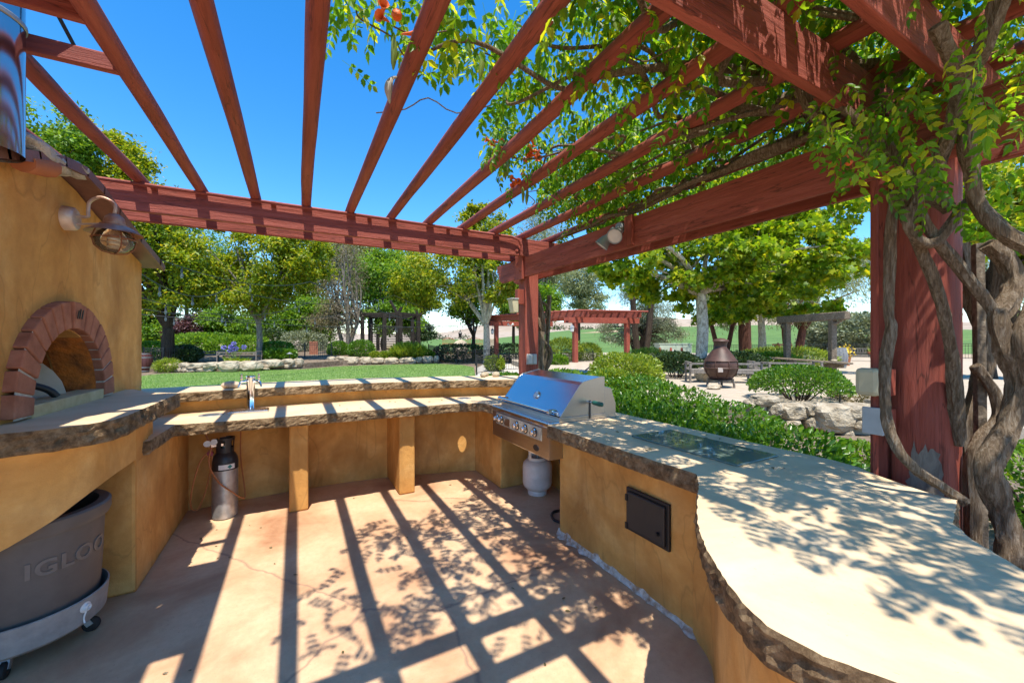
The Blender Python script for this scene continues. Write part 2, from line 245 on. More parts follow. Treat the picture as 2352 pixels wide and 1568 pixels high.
# ------------------------------------------------------------------ mesh helpers
def root_off(p):
    o = Vector((0, 0, 0))
    while p is not None:
        o += p.location; p = p.parent
    return o
def setp(o, label=None, cat=None, group=None, kind=None):
    if label: o['label'] = label
    if cat: o['category'] = cat
    if group: o['group'] = group
    if kind: o['kind'] = kind
    return o
def thing(name, label, cat, loc=(0, 0, 0), rz=0.0, group=None):
    o = bpy.data.objects.new(name, None); COL.objects.link(o); o.empty_display_size = 0.1
    o.location = loc; o.rotation_euler = (0, 0, rz); return setp(o, label, cat, group)
class MB:
    def __init__(s): s.v = []; s.f = []; s.mi = []
    def add(s, vs, fs, mi=0):
        b = len(s.v); s.v += [tuple(v) for v in vs]; s.f += [tuple(i + b for i in f) for f in fs]; s.mi += [mi] * len(fs); return s
    def box(s, c, d, R=None, mi=0):
        x, y, z = d[0] / 2, d[1] / 2, d[2] / 2
        vs = [Vector(p) for p in ((-x, -y, -z), (x, -y, -z), (x, y, -z), (-x, y, -z), (-x, -y, z), (x, -y, z), (x, y, z), (-x, y, z))]
        if R is not None: vs = [R @ v for v in vs]
        c = Vector(c)
        return s.add([v + c for v in vs], [(0, 3, 2, 1), (4, 5, 6, 7), (0, 1, 5, 4), (1, 2, 6, 5), (2, 3, 7, 6), (3, 0, 4, 7)], mi)
    def bb(s, a, b, mi=0):
        a = Vector(a); b = Vector(b); return s.box((a + b) / 2, [abs(q) for q in (b - a)], None, mi)
    def bar(s, a, b, w, h, mi=0):
        a = Vector(a); b = Vector(b); d = b - a; L = d.length; R = d.to_track_quat('X', 'Z').to_matrix()
        return s.box((a + b) / 2, (L, w, h), R, mi)
    def tube(s, pts, r, n=8, caps=True, mi=0, rough=0.0):
        pts = [Vector(p) for p in pts]; m = len(pts)
        rs = r if isinstance(r, (list, tuple)) else [r] * m
        vs = []; fs = []; up = None
        for i, p in enumerate(pts):
            t = (pts[min(i + 1, m - 1)] - pts[max(i - 1, 0)]).normalized()
            if up is None: up = t.orthogonal().normalized()
            else:
                up = (up - t * up.dot(t))
                up = up.normalized() if up.length > 1e-6 else t.orthogonal().normalized()
            w = t.cross(up)
            for k in range(n):
                a = 2 * math.pi * k / n; q = rs[i]
                if rough: q *= 1 + rough * (mnoise.noise(Vector((k * 2.1, i * 0.16, rs[0] * 90))) + 0.5 * mnoise.noise(Vector((k * 4.7, i * 0.6, rs[0] * 50))))
                vs.append(p + (up * math.cos(a) + w * math.sin(a)) * q)
        for i in range(m - 1):
            for k in range(n):
                k2 = (k + 1) % n; fs.append((i * n + k, i * n + k2, (i + 1) * n + k2, (i + 1) * n + k))
        if caps: fs.append(tuple(range(n - 1, -1, -1))); fs.append(tuple(range((m - 1) * n, m * n)))
        return s.add(vs, fs, mi)
    def lathe(s, prof, c=(0, 0, 0), n=20, R=None, mi=0, a0=0.0, a1=2 * math.pi):
        c = Vector(c); full = abs(a1 - a0 - 2 * math.pi) < 1e-6; nn = n if full else n + 1; vs = []; fs = []
        for (r, z) in prof:
            for k in range(nn):
                a = a0 + (a1 - a0) * k / n; v = Vector((r * math.cos(a), r * math.sin(a), z))
                vs.append((R @ v if R is not None else v) + c)
        for i in range(len(prof) - 1):
            for k in range(n):
                k2 = (k + 1) % nn; fs.append((i * nn + k, i * nn + k2, (i + 1) * nn + k2, (i + 1) * nn + k))
        return s.add(vs, fs, mi)
    def prism(s, pts, z0, z1, mi=0, holes=()):
        loops = [list(pts)] + [list(h) for h in holes]
        t = tessellate_polygon([[Vector((p[0], p[1], 0)) for p in l] for l in loops])
        allp = [p for l in loops for p in l]; n = len(allp)
        vs = [(p[0], p[1], z0) for p in allp] + [(p[0], p[1], z1) for p in allp]; fs = []
        for a, b, c in t:
            ar = (allp[b][0] - allp[a][0]) * (allp[c][1] - allp[a][1]) - (allp[b][1] - allp[a][1]) * (allp[c][0] - allp[a][0])
            if ar < 0: b, c = c, b
            fs.append((a + n, b + n, c + n)); fs.append((c, b, a))
        o = 0
        for l in loops:
            m = len(l)
            for i in range(m):
                j = (i + 1) % m; fs.append((o + i, o + j, o + j + n, o + i + n))
            o += m
        return s.add(vs, fs, mi)
    def build(s, name, mat, parent=None, smooth=False, bevel=0.0, label=None, cat=None, kind=None, group=None, recalc=True):
        off = root_off(parent)
        me = bpy.data.meshes.new(name)
        me.from_pydata([(v[0] - off.x, v[1] - off.y, v[2] - off.z) for v in s.v], [], s.f)
        mats = mat if isinstance(mat, (list, tuple)) else [mat]
        for q in mats: me.materials.append(MATS[q])
        if len(mats) > 1: me.polygons.foreach_set('material_index', s.mi)
        if recalc:
            bm = bmesh.new(); bm.from_mesh(me); bmesh.ops.recalc_face_normals(bm, faces=bm.faces); bm.to_mesh(me); bm.free()
        if smooth:
            me.polygons.foreach_set('use_smooth', [True] * len(me.polygons))
            try: me.set_sharp_from_angle(angle=RAD(42))
            except Exception: pass
        me.update()
        o = bpy.data.objects.new(name, me); COL.objects.link(o)
        if parent is not None: o.parent = parent
        if bevel:
            b = o.modifiers.new('bevel', 'BEVEL'); b.width = bevel; b.segments = 2; b.limit_method = 'ANGLE'; b.angle_limit = RAD(35)
        return setp(o, label, cat, group, kind)
def inst(o, parent, loc, rot=(0, 0, 0), scale=(1, 1, 1), name=None):
    c = o.copy(); COL.objects.link(c); c.parent = parent
    c.location = Vector(loc) - root_off(parent) if parent is not None else Vector(loc)
    c.rotation_euler = rot; c.scale = scale
    return c
def copy_tree(o, parent=None):
    c = o.copy(); COL.objects.link(c); c.parent = parent
    for ch in list(o.children): copy_tree(ch, c)
    return c
def spline(pts, per=6):
    pts = [Vector(p) for p in pts]; out = []
    for i in range(len(pts) - 1):
        p0 = pts[max(i - 1, 0)]; p1 = pts[i]; p2 = pts[i + 1]; p3 = pts[min(i + 2, len(pts) - 1)]
        for k in range(per):
            t = k / per
            out.append(0.5 * ((2 * p1) + (p2 - p0) * t + (2 * p0 - 5 * p1 + 4 * p2 - p3) * t * t + (3 * p1 - p0 - 3 * p2 + p3) * t ** 3))
    out.append(pts[-1]); return out
# leaves -------------------------------------------------------------
def _fan(outline, z=0.0):
    v = [(0.42, 0, 0.03)] + [(x, y, zz) for x, y, zz in outline]; n = len(outline)
    return np.array(v, float), [(0, i + 1, (i + 1) % n + 1) for i in range(n)]
RHOMB = (np.array([(0, 0, 0), (0.45, 0.27, 0.09), (1, 0, -0.10), (0.45, -0.27, 0.09)], float), [(0, 2, 1), (0, 3, 2)])
LANCE = (np.array([(0, 0, 0), (0.45, 0.09, 0.03), (1, 0, -0.05), (0.45, -0.09, 0.03)], float), [(0, 2, 1), (0, 3, 2)])
BLADE = (np.array([(0, -0.06, 0), (0, 0.06, 0), (1, 0, 0.12)], float), [(0, 1, 2)])
OVAL = (np.array([(0, 0, 0), (0.3, 0.24, 0.07), (0.7, 0.22, 0.04), (1, 0, -0.08), (0.7, -0.22, 0.04), (0.3, -0.24, 0.07)], float), [(0, 3, 2), (0, 2, 1), (0, 4, 3), (0, 5, 4)])
_o = []
for k in range(10):
    a = -math.pi + math.pi * 2 * k / 10; r = (0.58 if k % 2 else 0.30)
    _o.append((0.45 + r * math.cos(a), r * math.sin(a) * 1.05, -0.10 if k % 2 else 0.02))
LOBED = _fan(_o)
TOOTH = (np.array([(0, 0, 0), (0.18, 0.17, 0.05), (0.34, 0.27, 0.06), (0.40, 0.20, 0.05), (0.58, 0.24, 0.03), (0.62, 0.16, 0.02), (1, 0, -0.14), (0.62, -0.16, 0.02), (0.58, -0.24, 0.03), (0.40, -0.20, 0.05), (0.34, -0.27, 0.06), (0.18, -0.17, 0.05)], float),
         [(0, 6, 5, 4, 3, 2, 1)[::-1], (0, 11, 10, 9, 8, 7, 6)[::-1]])
def scatter(name, tmpl, P, D, U, S, mat, parent=None, kind='stuff', **kw):
    tv, tf = tmpl; P = np.asarray(P, float); n = len(P); D = np.asarray(D, float); U = np.asarray(U, float); S = np.asarray(S, float)
    D = D / (np.linalg.norm(D, axis=1, keepdims=True) + 1e-9)
    Y = np.cross(U, D); Y /= (np.linalg.norm(Y, axis=1, keepdims=True) + 1e-9); Z = np.cross(D, Y)
    V = P[:, None, :] + S[:, None, None] * (tv[None, :, 0:1] * D[:, None, :] + tv[None, :, 1:2] * Y[:, None, :] + tv[None, :, 2:3] * Z[:, None, :])
    off = root_off(parent); V = V.reshape(-1, 3) - np.array(off)
    k = len(tv); me = bpy.data.meshes.new(name); me.vertices.add(n * k); me.vertices.foreach_set('co', V.astype(np.float32).ravel())
    lt = np.array([len(f) for f in tf]); idx = np.concatenate([np.array(f) for f in tf])
    L = (idx[None, :] + (np.arange(n) * k)[:, None]).ravel(); me.loops.add(len(L)); me.loops.foreach_set('vertex_index', L.astype(np.int32))
    tot = np.tile(lt, n); st = np.concatenate([[0], np.cumsum(tot)[:-1]]); me.polygons.add(len(tot))
    me.polygons.foreach_set('loop_start', st.astype(np.int32)); me.polygons.foreach_set('loop_total', tot.astype(np.int32))
    me.materials.append(MATS[mat]); me.update(calc_edges=True); me.validate()
    o = bpy.data.objects.new(name, me); COL.objects.link(o)
    if parent is not None: o.parent = parent
    return setp(o, kind=kind, **kw)
def rnd_unit(rng, n):
    v = rng.normal(size=(n, 3)); return v / np.linalg.norm(v, axis=1, keepdims=True)
# ================================================================== THE SETTING
def sheet(name, mat, pts, z, kind='structure', thick=0.0):
    mb = MB(); zz = [p[2] if len(p) > 2 and z is None else z for p in pts]
    t = tessellate_polygon([[Vector((p[0], p[1], 0)) for p in pts]])
    fs = []
    for a, b, c in t:
        ar = (pts[b][0] - pts[a][0]) * (pts[c][1] - pts[a][1]) - (pts[b][1] - pts[a][1]) * (pts[c][0] - pts[a][0])
        fs.append((a, b, c) if ar > 0 else (a, c, b))
    mb.add([(p[0], p[1], zz[i]) for i, p in enumerate(pts)], fs)
    return mb.build(name, mat, kind=kind, recalc=False)
sheet('dry_field', 'dry_field', [(6000 * math.cos(a), 6000 * math.sin(a)) for a in [i * math.pi / 24 for i in range(48)]], -0.05)
sheet('garden_soil', 'mulch', [(-45, -14), (20, -14), (34, 2), (36, 16), (26, 34), (14, 48), (-10, 52), (-45, 40)], -0.03)
def px(pts, z=0.0): return [onZ(u, v, z) for u, v in pts]
lawn_pts = px([(150, 880), (300, 866), (372, 858), (470, 854), (690, 848), (775, 841), (870, 838), (1000, 835), (1060, 838), (1088, 843), (1092, 866)])
lawn_poly = [(-16, 7.2)] + [(p.x, p.y) for p in lawn_pts] + [(5.2, 9.0), (3.6, 6.2), (-3, 6.4)]
sheet('lawn', 'lawn_soil', lawn_poly, -0.012)
sheet('garden_path', 'path_concrete', [tuple(gnd(u, d))[:2] for u, d in ((640, 27.0), (720, 27.5), (790, 27.8), (800, 31), (740, 36), (640, 34))], -0.016 + 0.45)
sheet('garden_path', 'path_concrete', [tuple(gnd(u, d))[:2] for u, d in ((1092, 18.6), (1180, 16.0), (1300, 17.0), (1400, 22), (1380, 30), (1120, 31), (1094, 24))], -0.008)
# raised gravel patio on the right, and the left garden terrace
TZ = 0.3
terr = [(7.9, 4.2), (7.6, 6.0), (8.2, 9.5), (10, 15), (13, 24), (18, 34), (34, 36), (48, 20), (44, -8), (20, -12), (11, -1.0), (9.6, 1.6), (8.9, 3.0)]
MB().prism(terr, -0.04, TZ).build('gravel_patio', 'gravel', kind='structure')
fr = [gnd(u, d, 0.30) for u, d in ((280, 20.5), (372, 21.2), (470, 21.8), (600, 22.6), (700, 24.0), (780, 27.0), (880, 29.0), (1000, 30.4), (1020, 31))]
bk = [gnd(u, 37, 0.8) for u in (240, 340, 460, 590, 690, 780, 880, 1000, 1020)]
bk2 = [gnd(u, 46, -0.1) for u in (240, 340, 460, 590, 690, 780, 880, 1000, 1020)]
mb = MB(); n_ = len(fr); mb.add(fr + bk + bk2, [(i, i + 1, i + n_ + 1, i + n_) for i in range(n_ - 1)] + [(i + n_, i + n_ + 1, i + 2 * n_ + 1, i + 2 * n_) for i in range(n_ - 1)])
mb.add([(p.x, p.y, -0.04) for p in fr] + [tuple(p) for p in fr], [(i, i + 1, i + n_ + 1, i + n_) for i in range(n_ - 1)])
mb.build('garden_terrace', 'mulch', kind='structure', recalc=False)
# patio slab under the pergola
MB().prism([(-3.6, -3.5), (2.62, -3.5), (2.62, 4.75), (1.5, 5.05), (-3.6, 5.05)], -0.12, 0.0).build('patio_floor', 'patio_concrete', kind='structure')
# vineyard slope, dirt road, hills
def ribbon(name, mat, rows):
    mb = MB(); n = len(rows[0]); mb.add([p for r in rows for p in r], [(j * n + i, j * n + i + 1, (j + 1) * n + i + 1, (j + 1) * n + i) for j in range(len(rows) - 1) for i in range(n - 1)])
    return mb.build(name, mat, kind='structure', smooth=True, recalc=False)
us = [960, 1040, 1120, 1200, 1300, 1400, 1500, 1600, 1700, 1800, 1900, 2000, 2150, 2400, 2800]
def topy(u): return 779 if u < 1100 else 779 - 32 * min(1, max(0, (u - 1100) / 430)) ** 0.8 + 3 * math.sin(u * 0.013) + 10 * min(1, max(0, (u - 1700) / 500))
rows = []
for k, (d, fk) in enumerate(((52, 0), (75, .16), (110, .42), (150, .70), (190, .90), (230, 1.0), (300, .6))):
    rows.append([atD(u, 784 + (CAMH - (-0.04)) * FPX / d, d).lerp(atD(u, topy(u), d), fk * (0.97 if k < 5 else 1)) if k < 6 else gnd(u, 320, -0.3) for u in us])
ribbon('vineyard_slope', 'vineyard', rows)
rr = []
for u, v, d in ((1190, 776, 190), (1240, 775, 180), (1300, 770, 172), (1360, 764, 168), (1420, 760, 166)): rr.append((u, v, d))
mb = MB(); A = [atD(u, v - 2, d - 2.5) for u, v, d in rr]; B = [atD(u, v + 3.0, d - 3.5) for u, v, d in rr]; n_ = len(A)
mb.add(A + B, [(i, i + 1, i + n_ + 1, i + n_) for i in range(n_ - 1)]); mb.build('dirt_road', 'dry_field', kind='structure', recalc=False)
def hill(name, d, pts, seed, depth=400):
    us_ = list(range(-900, 3300, 60)); r0 = []; r1 = []; r2 = []; rm = []
    for u in us_:
        for i in range(len(pts) - 1):
            if pts[i][0] <= u <= pts[i + 1][0]:
                t = (u - pts[i][0]) / (pts[i + 1][0] - pts[i][0]); t = t * t * (3 - 2 * t); v = pts[i][1] * (1 - t) + pts[i + 1][1] * t; break
        v += 2.5 * mnoise.noise(Vector((u * 0.012, seed, 0))) + 1.0 * mnoise.noise(Vector((u * 0.05, seed, 3)))
        g = gnd(u, d, 0)
        r0.append(gnd(u, d - depth * 0.55, -1)); t_ = atD(u, v, d); m_ = gnd(u, d - depth * 0.25, t_.z * (0.55 + 0.18 * mnoise.noise(Vector((u * 0.02, seed, 7)))))
        rm.append(m_); r1.append(t_); r2.append(gnd(u, d + depth, -1))
    return ribbon(name, 'hill_grass', [r0, rm, r1, r2])
hill('hill', 2300, [(-900, 745), (300, 755), (980, 768), (1080, 752), (1180, 730), (1330, 742), (1480, 726), (1600, 733), (1750, 722), (1900, 726), (2000, 735), (2150, 742), (2350, 730), (2600, 740), (3300, 745)], 1.0, 900)
hill('hill', 1300, [(-900, 770), (900, 776), (1000, 772), (1120, 764), (1250, 758), (1380, 757), (1500, 762), (1700, 752), (1850, 748), (1990, 756), (2200, 752), (2400, 748), (3300, 760)], 5.0, 500)
# oaks dotted over the far hills: a far-off scatter that reads as one mass
rng = np.random.default_rng(4); P = []; S = []
for u, v, d, n, s in ((1290, 752, 1500, 14, 30), (1240, 745, 1700, 10, 28), (1340, 755, 1500, 12, 26), (1000, 776, 700, 10, 14), (1060, 776, 650, 8, 12), (1420, 756, 700, 16, 22), (1700, 740, 1500, 14, 25), (1790, 735, 1700, 12, 25), (1980, 745, 1400, 16, 25), (2310, 747, 1400, 20, 26), (1900, 725, 2000, 12, 30)):
    for k in range(n):
        c = atD(u + rng.normal() * 16, v + rng.normal() * 2.5, d * 0.93)
        for q in range(14): P.append(np.array(c) + rng.normal(size=3) * s * np.array((0.22, 0.22, 0.12))); S.append(s * 0.25)
P = np.array(P); scatter('far_oaks', RHOMB, P, rnd_unit(rng, len(P)), rnd_unit(rng, len(P)), S, 'dark_leaf', label='dark oaks scattered over the dry distant hills', cat='trees')
# lawn grass: nobody could count the blades
rng = np.random.default_rng(11)
def in_poly(x, y, poly):
    c = np.zeros(len(x), bool); n = len(poly); j = n - 1
    for i in range(n):
        xi, yi = poly[i][:2]; xj, yj = poly[j][:2]
        c ^= ((yi > y) != (yj > y)) & (x < (xj - xi) * (y - yi) / ((yj - yi) + 1e-12) + xi); j = i
    return c
dd = 9 + 23 * rng.random(140000) ** 0.8; uu = 300 + 830 * rng.random(140000); dv = (uu - 1176) / FPX
gx = dd * (FW[0] + dv * RT[0]); gy = dd * (FW[1] + dv * RT[1]); k_ = in_poly(gx, gy, lawn_poly); gx = gx[k_]; gy = gy[k_]; n = len(gx)
D = np.column_stack([rng.normal(size=n) * 0.5, rng.normal(size=n) * 0.5, np.ones(n)])
scatter('lawn_grass', BLADE, np.column_stack([gx, gy, np.full(n, -0.012)]), D, rnd_unit(rng, n), 0.05 + 0.05 * rng.random(n), 'grass_blade', label='short mown green grass of the lawn behind the bar', cat='grass')

# ================================================================== RED PERGOLA OVER THE KITCHEN
ZB, ZT = 2.729, 2.965            # upper beams
perg = thing('pergola', 'red stained timber pergola with round rafters over the outdoor kitchen', 'pergola', (2.82, 0.78, 0))
def plank(name, a, b, mat, notch=None):
    o = MB().bb(a, b).build(name, mat, perg, bevel=0.006); return o
def shaped_beam(axis, c0, c1, t0, t1, z0, z1, mat):   # plank whose ends carry a cut profile
    L = 0.16; h = z1 - z0
    prof = [(c0, z1), (c0, z1 - 0.35 * h), (c0 + 0.05, z1 - 0.45 * h), (c0 + 0.07, z0 + 0.18 * h), (c0 + L, z0), (c1 - L, z0), (c1 - 0.07, z0 + 0.18 * h), (c1 - 0.05, z1 - 0.45 * h), (c1, z1 - 0.35 * h), (c1, z1)]
    mb = MB(); n = len(prof)
    f = (lambda p, t: (p[0], t, p[1])) if axis == 'x' else (lambda p, t: (t, p[0], p[1]))
    mb.add([f(p, t0) for p in prof] + [f(p, t1) for p in prof], [tuple(range(n)), tuple(range(2 * n - 1, n - 1, -1))] + [(i, (i + 1) % n, (i + 1) % n + n, i + n) for i in range(n)])
    return mb.build('beam', mat, perg, bevel=0.006)
shaped_beam('x', -2.95, 3.35, 4.58, 4.625, ZB, ZT, 'red_wood_x')
shaped_beam('x', -2.95, 3.95, 4.955, 5.0, ZB, ZT, 'red_wood_x')
shaped_beam('x', -2.95, 3.45, 0.913, 0.955, ZB, ZT, 'red_wood_x')
shaped_beam('x', -2.95, 3.45, 0.605, 0.646, ZB, ZT, 'red_wood_x')
shaped_beam('y', 0.15, 5.42, 2.675, 2.715, 2.458, ZB - 0.001, 'red_wood_y')
shaped_beam('y', 0.15, 5.42, 2.92, 2.962, 2.458, ZB - 0.001, 'red_wood_y')
shaped_beam('y', 0.15, 5.42, -2.9, -2.86, 2.458, ZB - 0.001, 'red_wood_y')
# corner post and bracket block
MB().bb((2.715, 4.63, -0.05), (2.92, 4.83, ZB - 0.003)).build('post', 'red_wood_z', perg, bevel=0.012)
MB().bb((-2.86, 4.68, -0.05), (-2.66, 4.88, ZB - 0.003)).build('post', 'red_wood_z', perg, bevel=0.012)
MB().bb((-2.86, 0.68, -0.05), (-2.66, 0.88, ZB - 0.003)).build('post', 'red_wood_z', perg, bevel=0.012)
MB().bb((2.645, 4.60, 2.43), (2.674, 4.80, 2.757)).build('bracket', 'red_wood_z', perg, bevel=0.008)
# big round-edged near post with a loose board and bare wood at its foot
mb = MB(); prof = []
for k in range(24):
    a = 2 * math.pi * k / 24; c, s_ = math.cos(a), math.sin(a); q = (abs(c) ** 3.2 + abs(s_) ** 3.2) ** (-1 / 3.2) * 0.118
    prof.append((2.82 + q * c, 0.78 + q * s_))
nz = 30; vs_ = []
for j in range(nz + 1):
    z = -0.05 + (2.728 + 0.05) * j / nz
    for k, (x, y) in enumerate(prof):
        w = 1 + 0.02 * mnoise.noise(Vector((x * 9, y * 9, z * 1.3))); vs_.append((2.82 + (x - 2.82) * w, 0.78 + (y - 0.78) * w, z))
mb.add(vs_, [(j * 24 + k, j * 24 + (k + 1) % 24, (j + 1) * 24 + (k + 1) % 24, (j + 1) * 24 + k) for j in range(nz) for k in range(24)])
big_post = mb.build('post', 'red_wood_z', perg, smooth=True)
# bare patch: a thin irregular sheet of grey wood proud of the post face near its foot
mb = MB(); ring = []
def post_pt(ang, z, e=0.0025):
    c, s_ = math.cos(ang), math.sin(ang); q = (abs(c) ** 3.2 + abs(s_) ** 3.2) ** (-1 / 3.2) * 0.121 + e
    return (2.82 + q * c, 0.78 + q * s_, z)
G = [[None] * 12 for _ in range(12)]
vs_ = []; fs_ = []
for j in range(12):
    hw = 0.52 - 0.16 * (j / 11) ** 1.5
    for i in range(12):
        jag = 0.16 * mnoise.noise(Vector((j * 1.1, i * 0.7, 3))) if i in (0, 11) else 0
        a = math.pi + 0.22 - hw + 2 * hw * i / 11 + jag; z = 0.80 + (0.27 + 0.10 * mnoise.noise(Vector((i * 0.8, 5, 0))) + 0.05 * mnoise.noise(Vector((i * 2.3, 1, 0)))) * j / 11
        vs_.append(post_pt(a, z))
fs_ = [(j * 12 + i, j * 12 + i + 1, (j + 1) * 12 + i + 1, (j + 1) * 12 + i) for j in range(11) for i in range(11)]
mb.add(vs_, fs_).build('bare_patch', 'grey_timber', big_post, label='weathered bare grey wood where the red stain has peeled')
MB().bb((2.745, 0.905, 0.2), (2.80, 0.945, 2.44)).build('board', 'red_wood_z', perg, bevel=0.006)
# round rafters
rafX = [-1.635 + 0.43 * k for k in range(14)]
for i, x in enumerate(rafX):
    r = 0.046; y0 = 2.80 if i == 1 else 0.15
    if i == 0: y0 = 2.80
    pts = []; rr_ = []
    for j in range(22):
        y = y0 + (5.12 - y0) * j / 21
        pts.append((x + 0.012 * mnoise.noise(Vector((y * 0.8, i * 3.1, 0))), y, ZT + 0.042 + 0.006 * mnoise.noise(Vector((y, i * 2.0, 5)))))
        rr_.append(r * (1 + 0.07 * mnoise.noise(Vector((y * 1.7, i, 9)))))
    MB().tube(pts, rr_, 12, rough=0.06).build('rafter', 'red_wood_y', perg, smooth=True)
# short headers framing the flue, and a loose board over them
MB().bb((-1.70, 2.735, ZT + 0.004), (-0.80, 2.775, ZT + 0.088)).build('header', 'red_wood_x', perg, bevel=0.005)
MB().bb((-1.70, 2.36, ZT + 0.004), (-0.80, 2.40, ZT + 0.088)).build('header', 'red_wood_x', perg, bevel=0.005)
MB().bb((-1.215, -0.45, ZT + 0.004), (-1.175, 2.36, ZT + 0.088)).build('header', 'red_wood_y', perg, bevel=0.005)
MB().bb((-1.045, 1.42, ZT + 0.090), (-0.775, 2.40, ZT + 0.125)).build('cover_board', 'red_wood_y', perg, bevel=0.005)
for k in range(4): MB().bb((-2.75, 1.0 + 0.235 * k, ZT + 0.127), (-0.96, 1.23 + 0.235 * k, ZT + 0.152)).build('cover_board', 'red_wood_x', perg, bevel=0.004)
for (x, y, z) in [(x, 4.579, ZB + 0.07) for x in (2.55, 2.62)] + [(x, 0.912, ZB + 0.06) for x in (2.76, 2.88)]:
    MB().lathe([(0.0, 0.012), (0.016, 0.012), (0.018, 0.008), (0.028, 0.005), (0.030, 0.0)], (x, y, z), 12, Matrix.Rotation(RAD(90), 3, 'X')).build('bolt', 'red_wood_z', perg)
for (y, z) in ((4.66, 2.56), (4.74, 2.64), (0.72, 2.55), (0.84, 2.63)):
    MB().lathe([(0.0, 0.012), (0.016, 0.012), (0.018, 0.008), (0.028, 0.005), (0.030, 0.0)], (2.674 if y < 2 else 2.645, y, z), 12, Matrix.Rotation(RAD(-90), 3, 'Y')).build('bolt', 'red_wood_z', perg)
# conduit on stand-offs along the front beam
zc = ZT - 0.012; yc = 4.58 - 0.042
cp = [(-2.2, yc, zc - 0.02), (-1.62, yc, zc - 0.02), (-1.5, yc, zc + 0.0)] + [(x, yc - 0.004 * math.sin(x * 2), zc) for x in np.linspace(-1.3, 2.3, 16)] + [(2.45, yc, zc), (2.56, yc, zc - 0.03), (2.60, yc, zc - 0.10), (2.60, yc + 0.01, zc - 0.22)]
MB().tube(cp, 0.017, 8).build('conduit', 'red_wood_x', perg, smooth=True)
for x in np.arange(-1.1, 2.5, 0.9): MB().bb((x - 0.02, yc + 0.012, zc - 0.022), (x + 0.02, 4.582, zc + 0.022)).build('conduit_clamp', 'red_wood_x', perg)
MB().tube([(2.70, 4.60, 2.44), (2.70, 4.595, 1.5), (2.70, 4.60, 1.22)], 0.016, 8).build('conduit', 'red_wood_z', perg, smooth=True)
MB().tube([(2.66, 0.93, 2.44), (2.66, 0.93, 0.4)], 0.017, 8).build('conduit', 'red_wood_z', perg, smooth=True)
# ================================================================== MASONRY COUNTERS
def resample(pts, step, closed=True):
    out = []; n = len(pts)
    for i in range(n if closed else n - 1):
        a = Vector(pts[i][:2]); b = Vector(pts[(i + 1) % n][:2]); m = max(1, int((b - a).length / step))
        for k in range(m): out.append(a.lerp(b, k / m))
    return out
def slab(name, outline, z0, z1, parent, holes=(), smooth_edges=lambda p: False, amp=0.016, step=0.022, rows=6):
    """stone slab with a flat cast top and a hewn, broken edge"""
    P = resample(outline, step); n = len(P)
    ar = sum(P[i].x * P[(i + 1) % n].y - P[(i + 1) % n].x * P[i].y for i in range(n))
    if ar < 0: P.reverse()
    N = []
    for i in range(n):
        t = (P[(i + 1) % n] - P[i - 1]).normalized(); N.append(Vector((t.y, -t.x)))
    mb = MB(); V = []
    for j in range(rows + 1):
        z = z0 + (z1 - z0) * j / rows
        for i in range(n):
            q = Vector((P[i].x * 11, P[i].y * 11, z * 16)); q2 = q * 2.6
            d = amp * (0.7 * mnoise.noise(q) + 0.6 * mnoise.noise(q2) + 0.55 * mnoise.noise(q2 * 2.3))
            if j == rows: d = 0.45 * d - 0.004
            if j == 0: d = d * 0.7 - 0.006
            if smooth_edges(P[i]): d *= 0.15
            V.append((P[i].x + N[i].x * d, P[i].y + N[i].y * d, z))
    F = [(j * n + i, j * n + (i + 1) % n, (j + 1) * n + (i + 1) % n, (j + 1) * n + i) for j in range(rows) for i in range(n)]
    mb.add(V, F, 1)
    for zi, base, flip in ((z1, rows * n, False), (z0, 0, True)):
        loops = [[Vector((V[base + i][0], V[base + i][1], 0)) for i in range(n)]] + [[Vector((h[0], h[1], 0)) for h in hl] for hl in holes]
        flat = [p for l in loops for p in l]; fs = []
        for a, b, c in tessellate_polygon(loops):
            ar = (flat[b].x - flat[a].x) * (flat[c].y - flat[a].y) - (flat[b].y - flat[a].y) * (flat[c].x - flat[a].x)
            if (ar < 0) != flip: b, c = c, b
            fs.append((a, b, c))
        mb.add([(p.x, p.y, zi) for p in flat], fs, 0)
    for hl in holes:
        m = len(hl); mb.add([(h[0], h[1], z0) for h in hl] + [(h[0], h[1], z1) for h in hl], [(i, i + m, (i + 1) % m + m, (i + 1) % m) for i in range(m)], 0)
    return mb.build(name, ['concrete_top', 'rock_edge'], parent, recalc=False)
def circle(c, r, n=24): return [(c[0] + r * math.cos(2 * math.pi * k / n), c[1] + r * math.sin(2 * math.pi * k / n)) for k in range(n)]
def wall_y(x):  # front face of the gently bowed rear wall
    pts = [(-3, 4.45), (-0.96, 4.77), (-0.13, 4.87), (0.5, 4.88), (0.97, 4.83), (1.93, 4.58), (2.8, 4.25)]
    for i in range(len(pts) - 1):
        if pts[i][0] <= x <= pts[i + 1][0]:
            t = (x - pts[i][0]) / (pts[i + 1][0] - pts[i][0]); return pts[i][1] * (1 - t) + pts[i + 1][1] * t
    return pts[0][1] if x < -3 else pts[-1][1]
def bowed(x0, x1, d0, d1, n=24):
    xs = np.linspace(x0, x1, n); return [(x, wall_y(x) + d0) for x in xs] + [(x, wall_y(x) + d1) for x in xs[::-1]]
ZC, ZL = 0.93, 1.13
HOLE1 = (1.74, 4.40); HOLE2 = (-0.685, 4.50)
bar = thing('bar_counter', 'curved ochre stucco bar counter with raised stone ledge facing the lawn', 'counter', (0.5, 4.6, 0))
MB().prism(bowed(-2.2, 2.62, 0, 0.30), 0, ZL - 0.085).build('rear_wall', 'stucco', bar, bevel=0.006)
slab('ledge', bowed(-2.1, 2.66, -0.13, 0.52, 40), ZL - 0.088, ZL, bar, smooth_edges=lambda p: p.y > wall_y(p.x) + 0.3, amp=0.018)
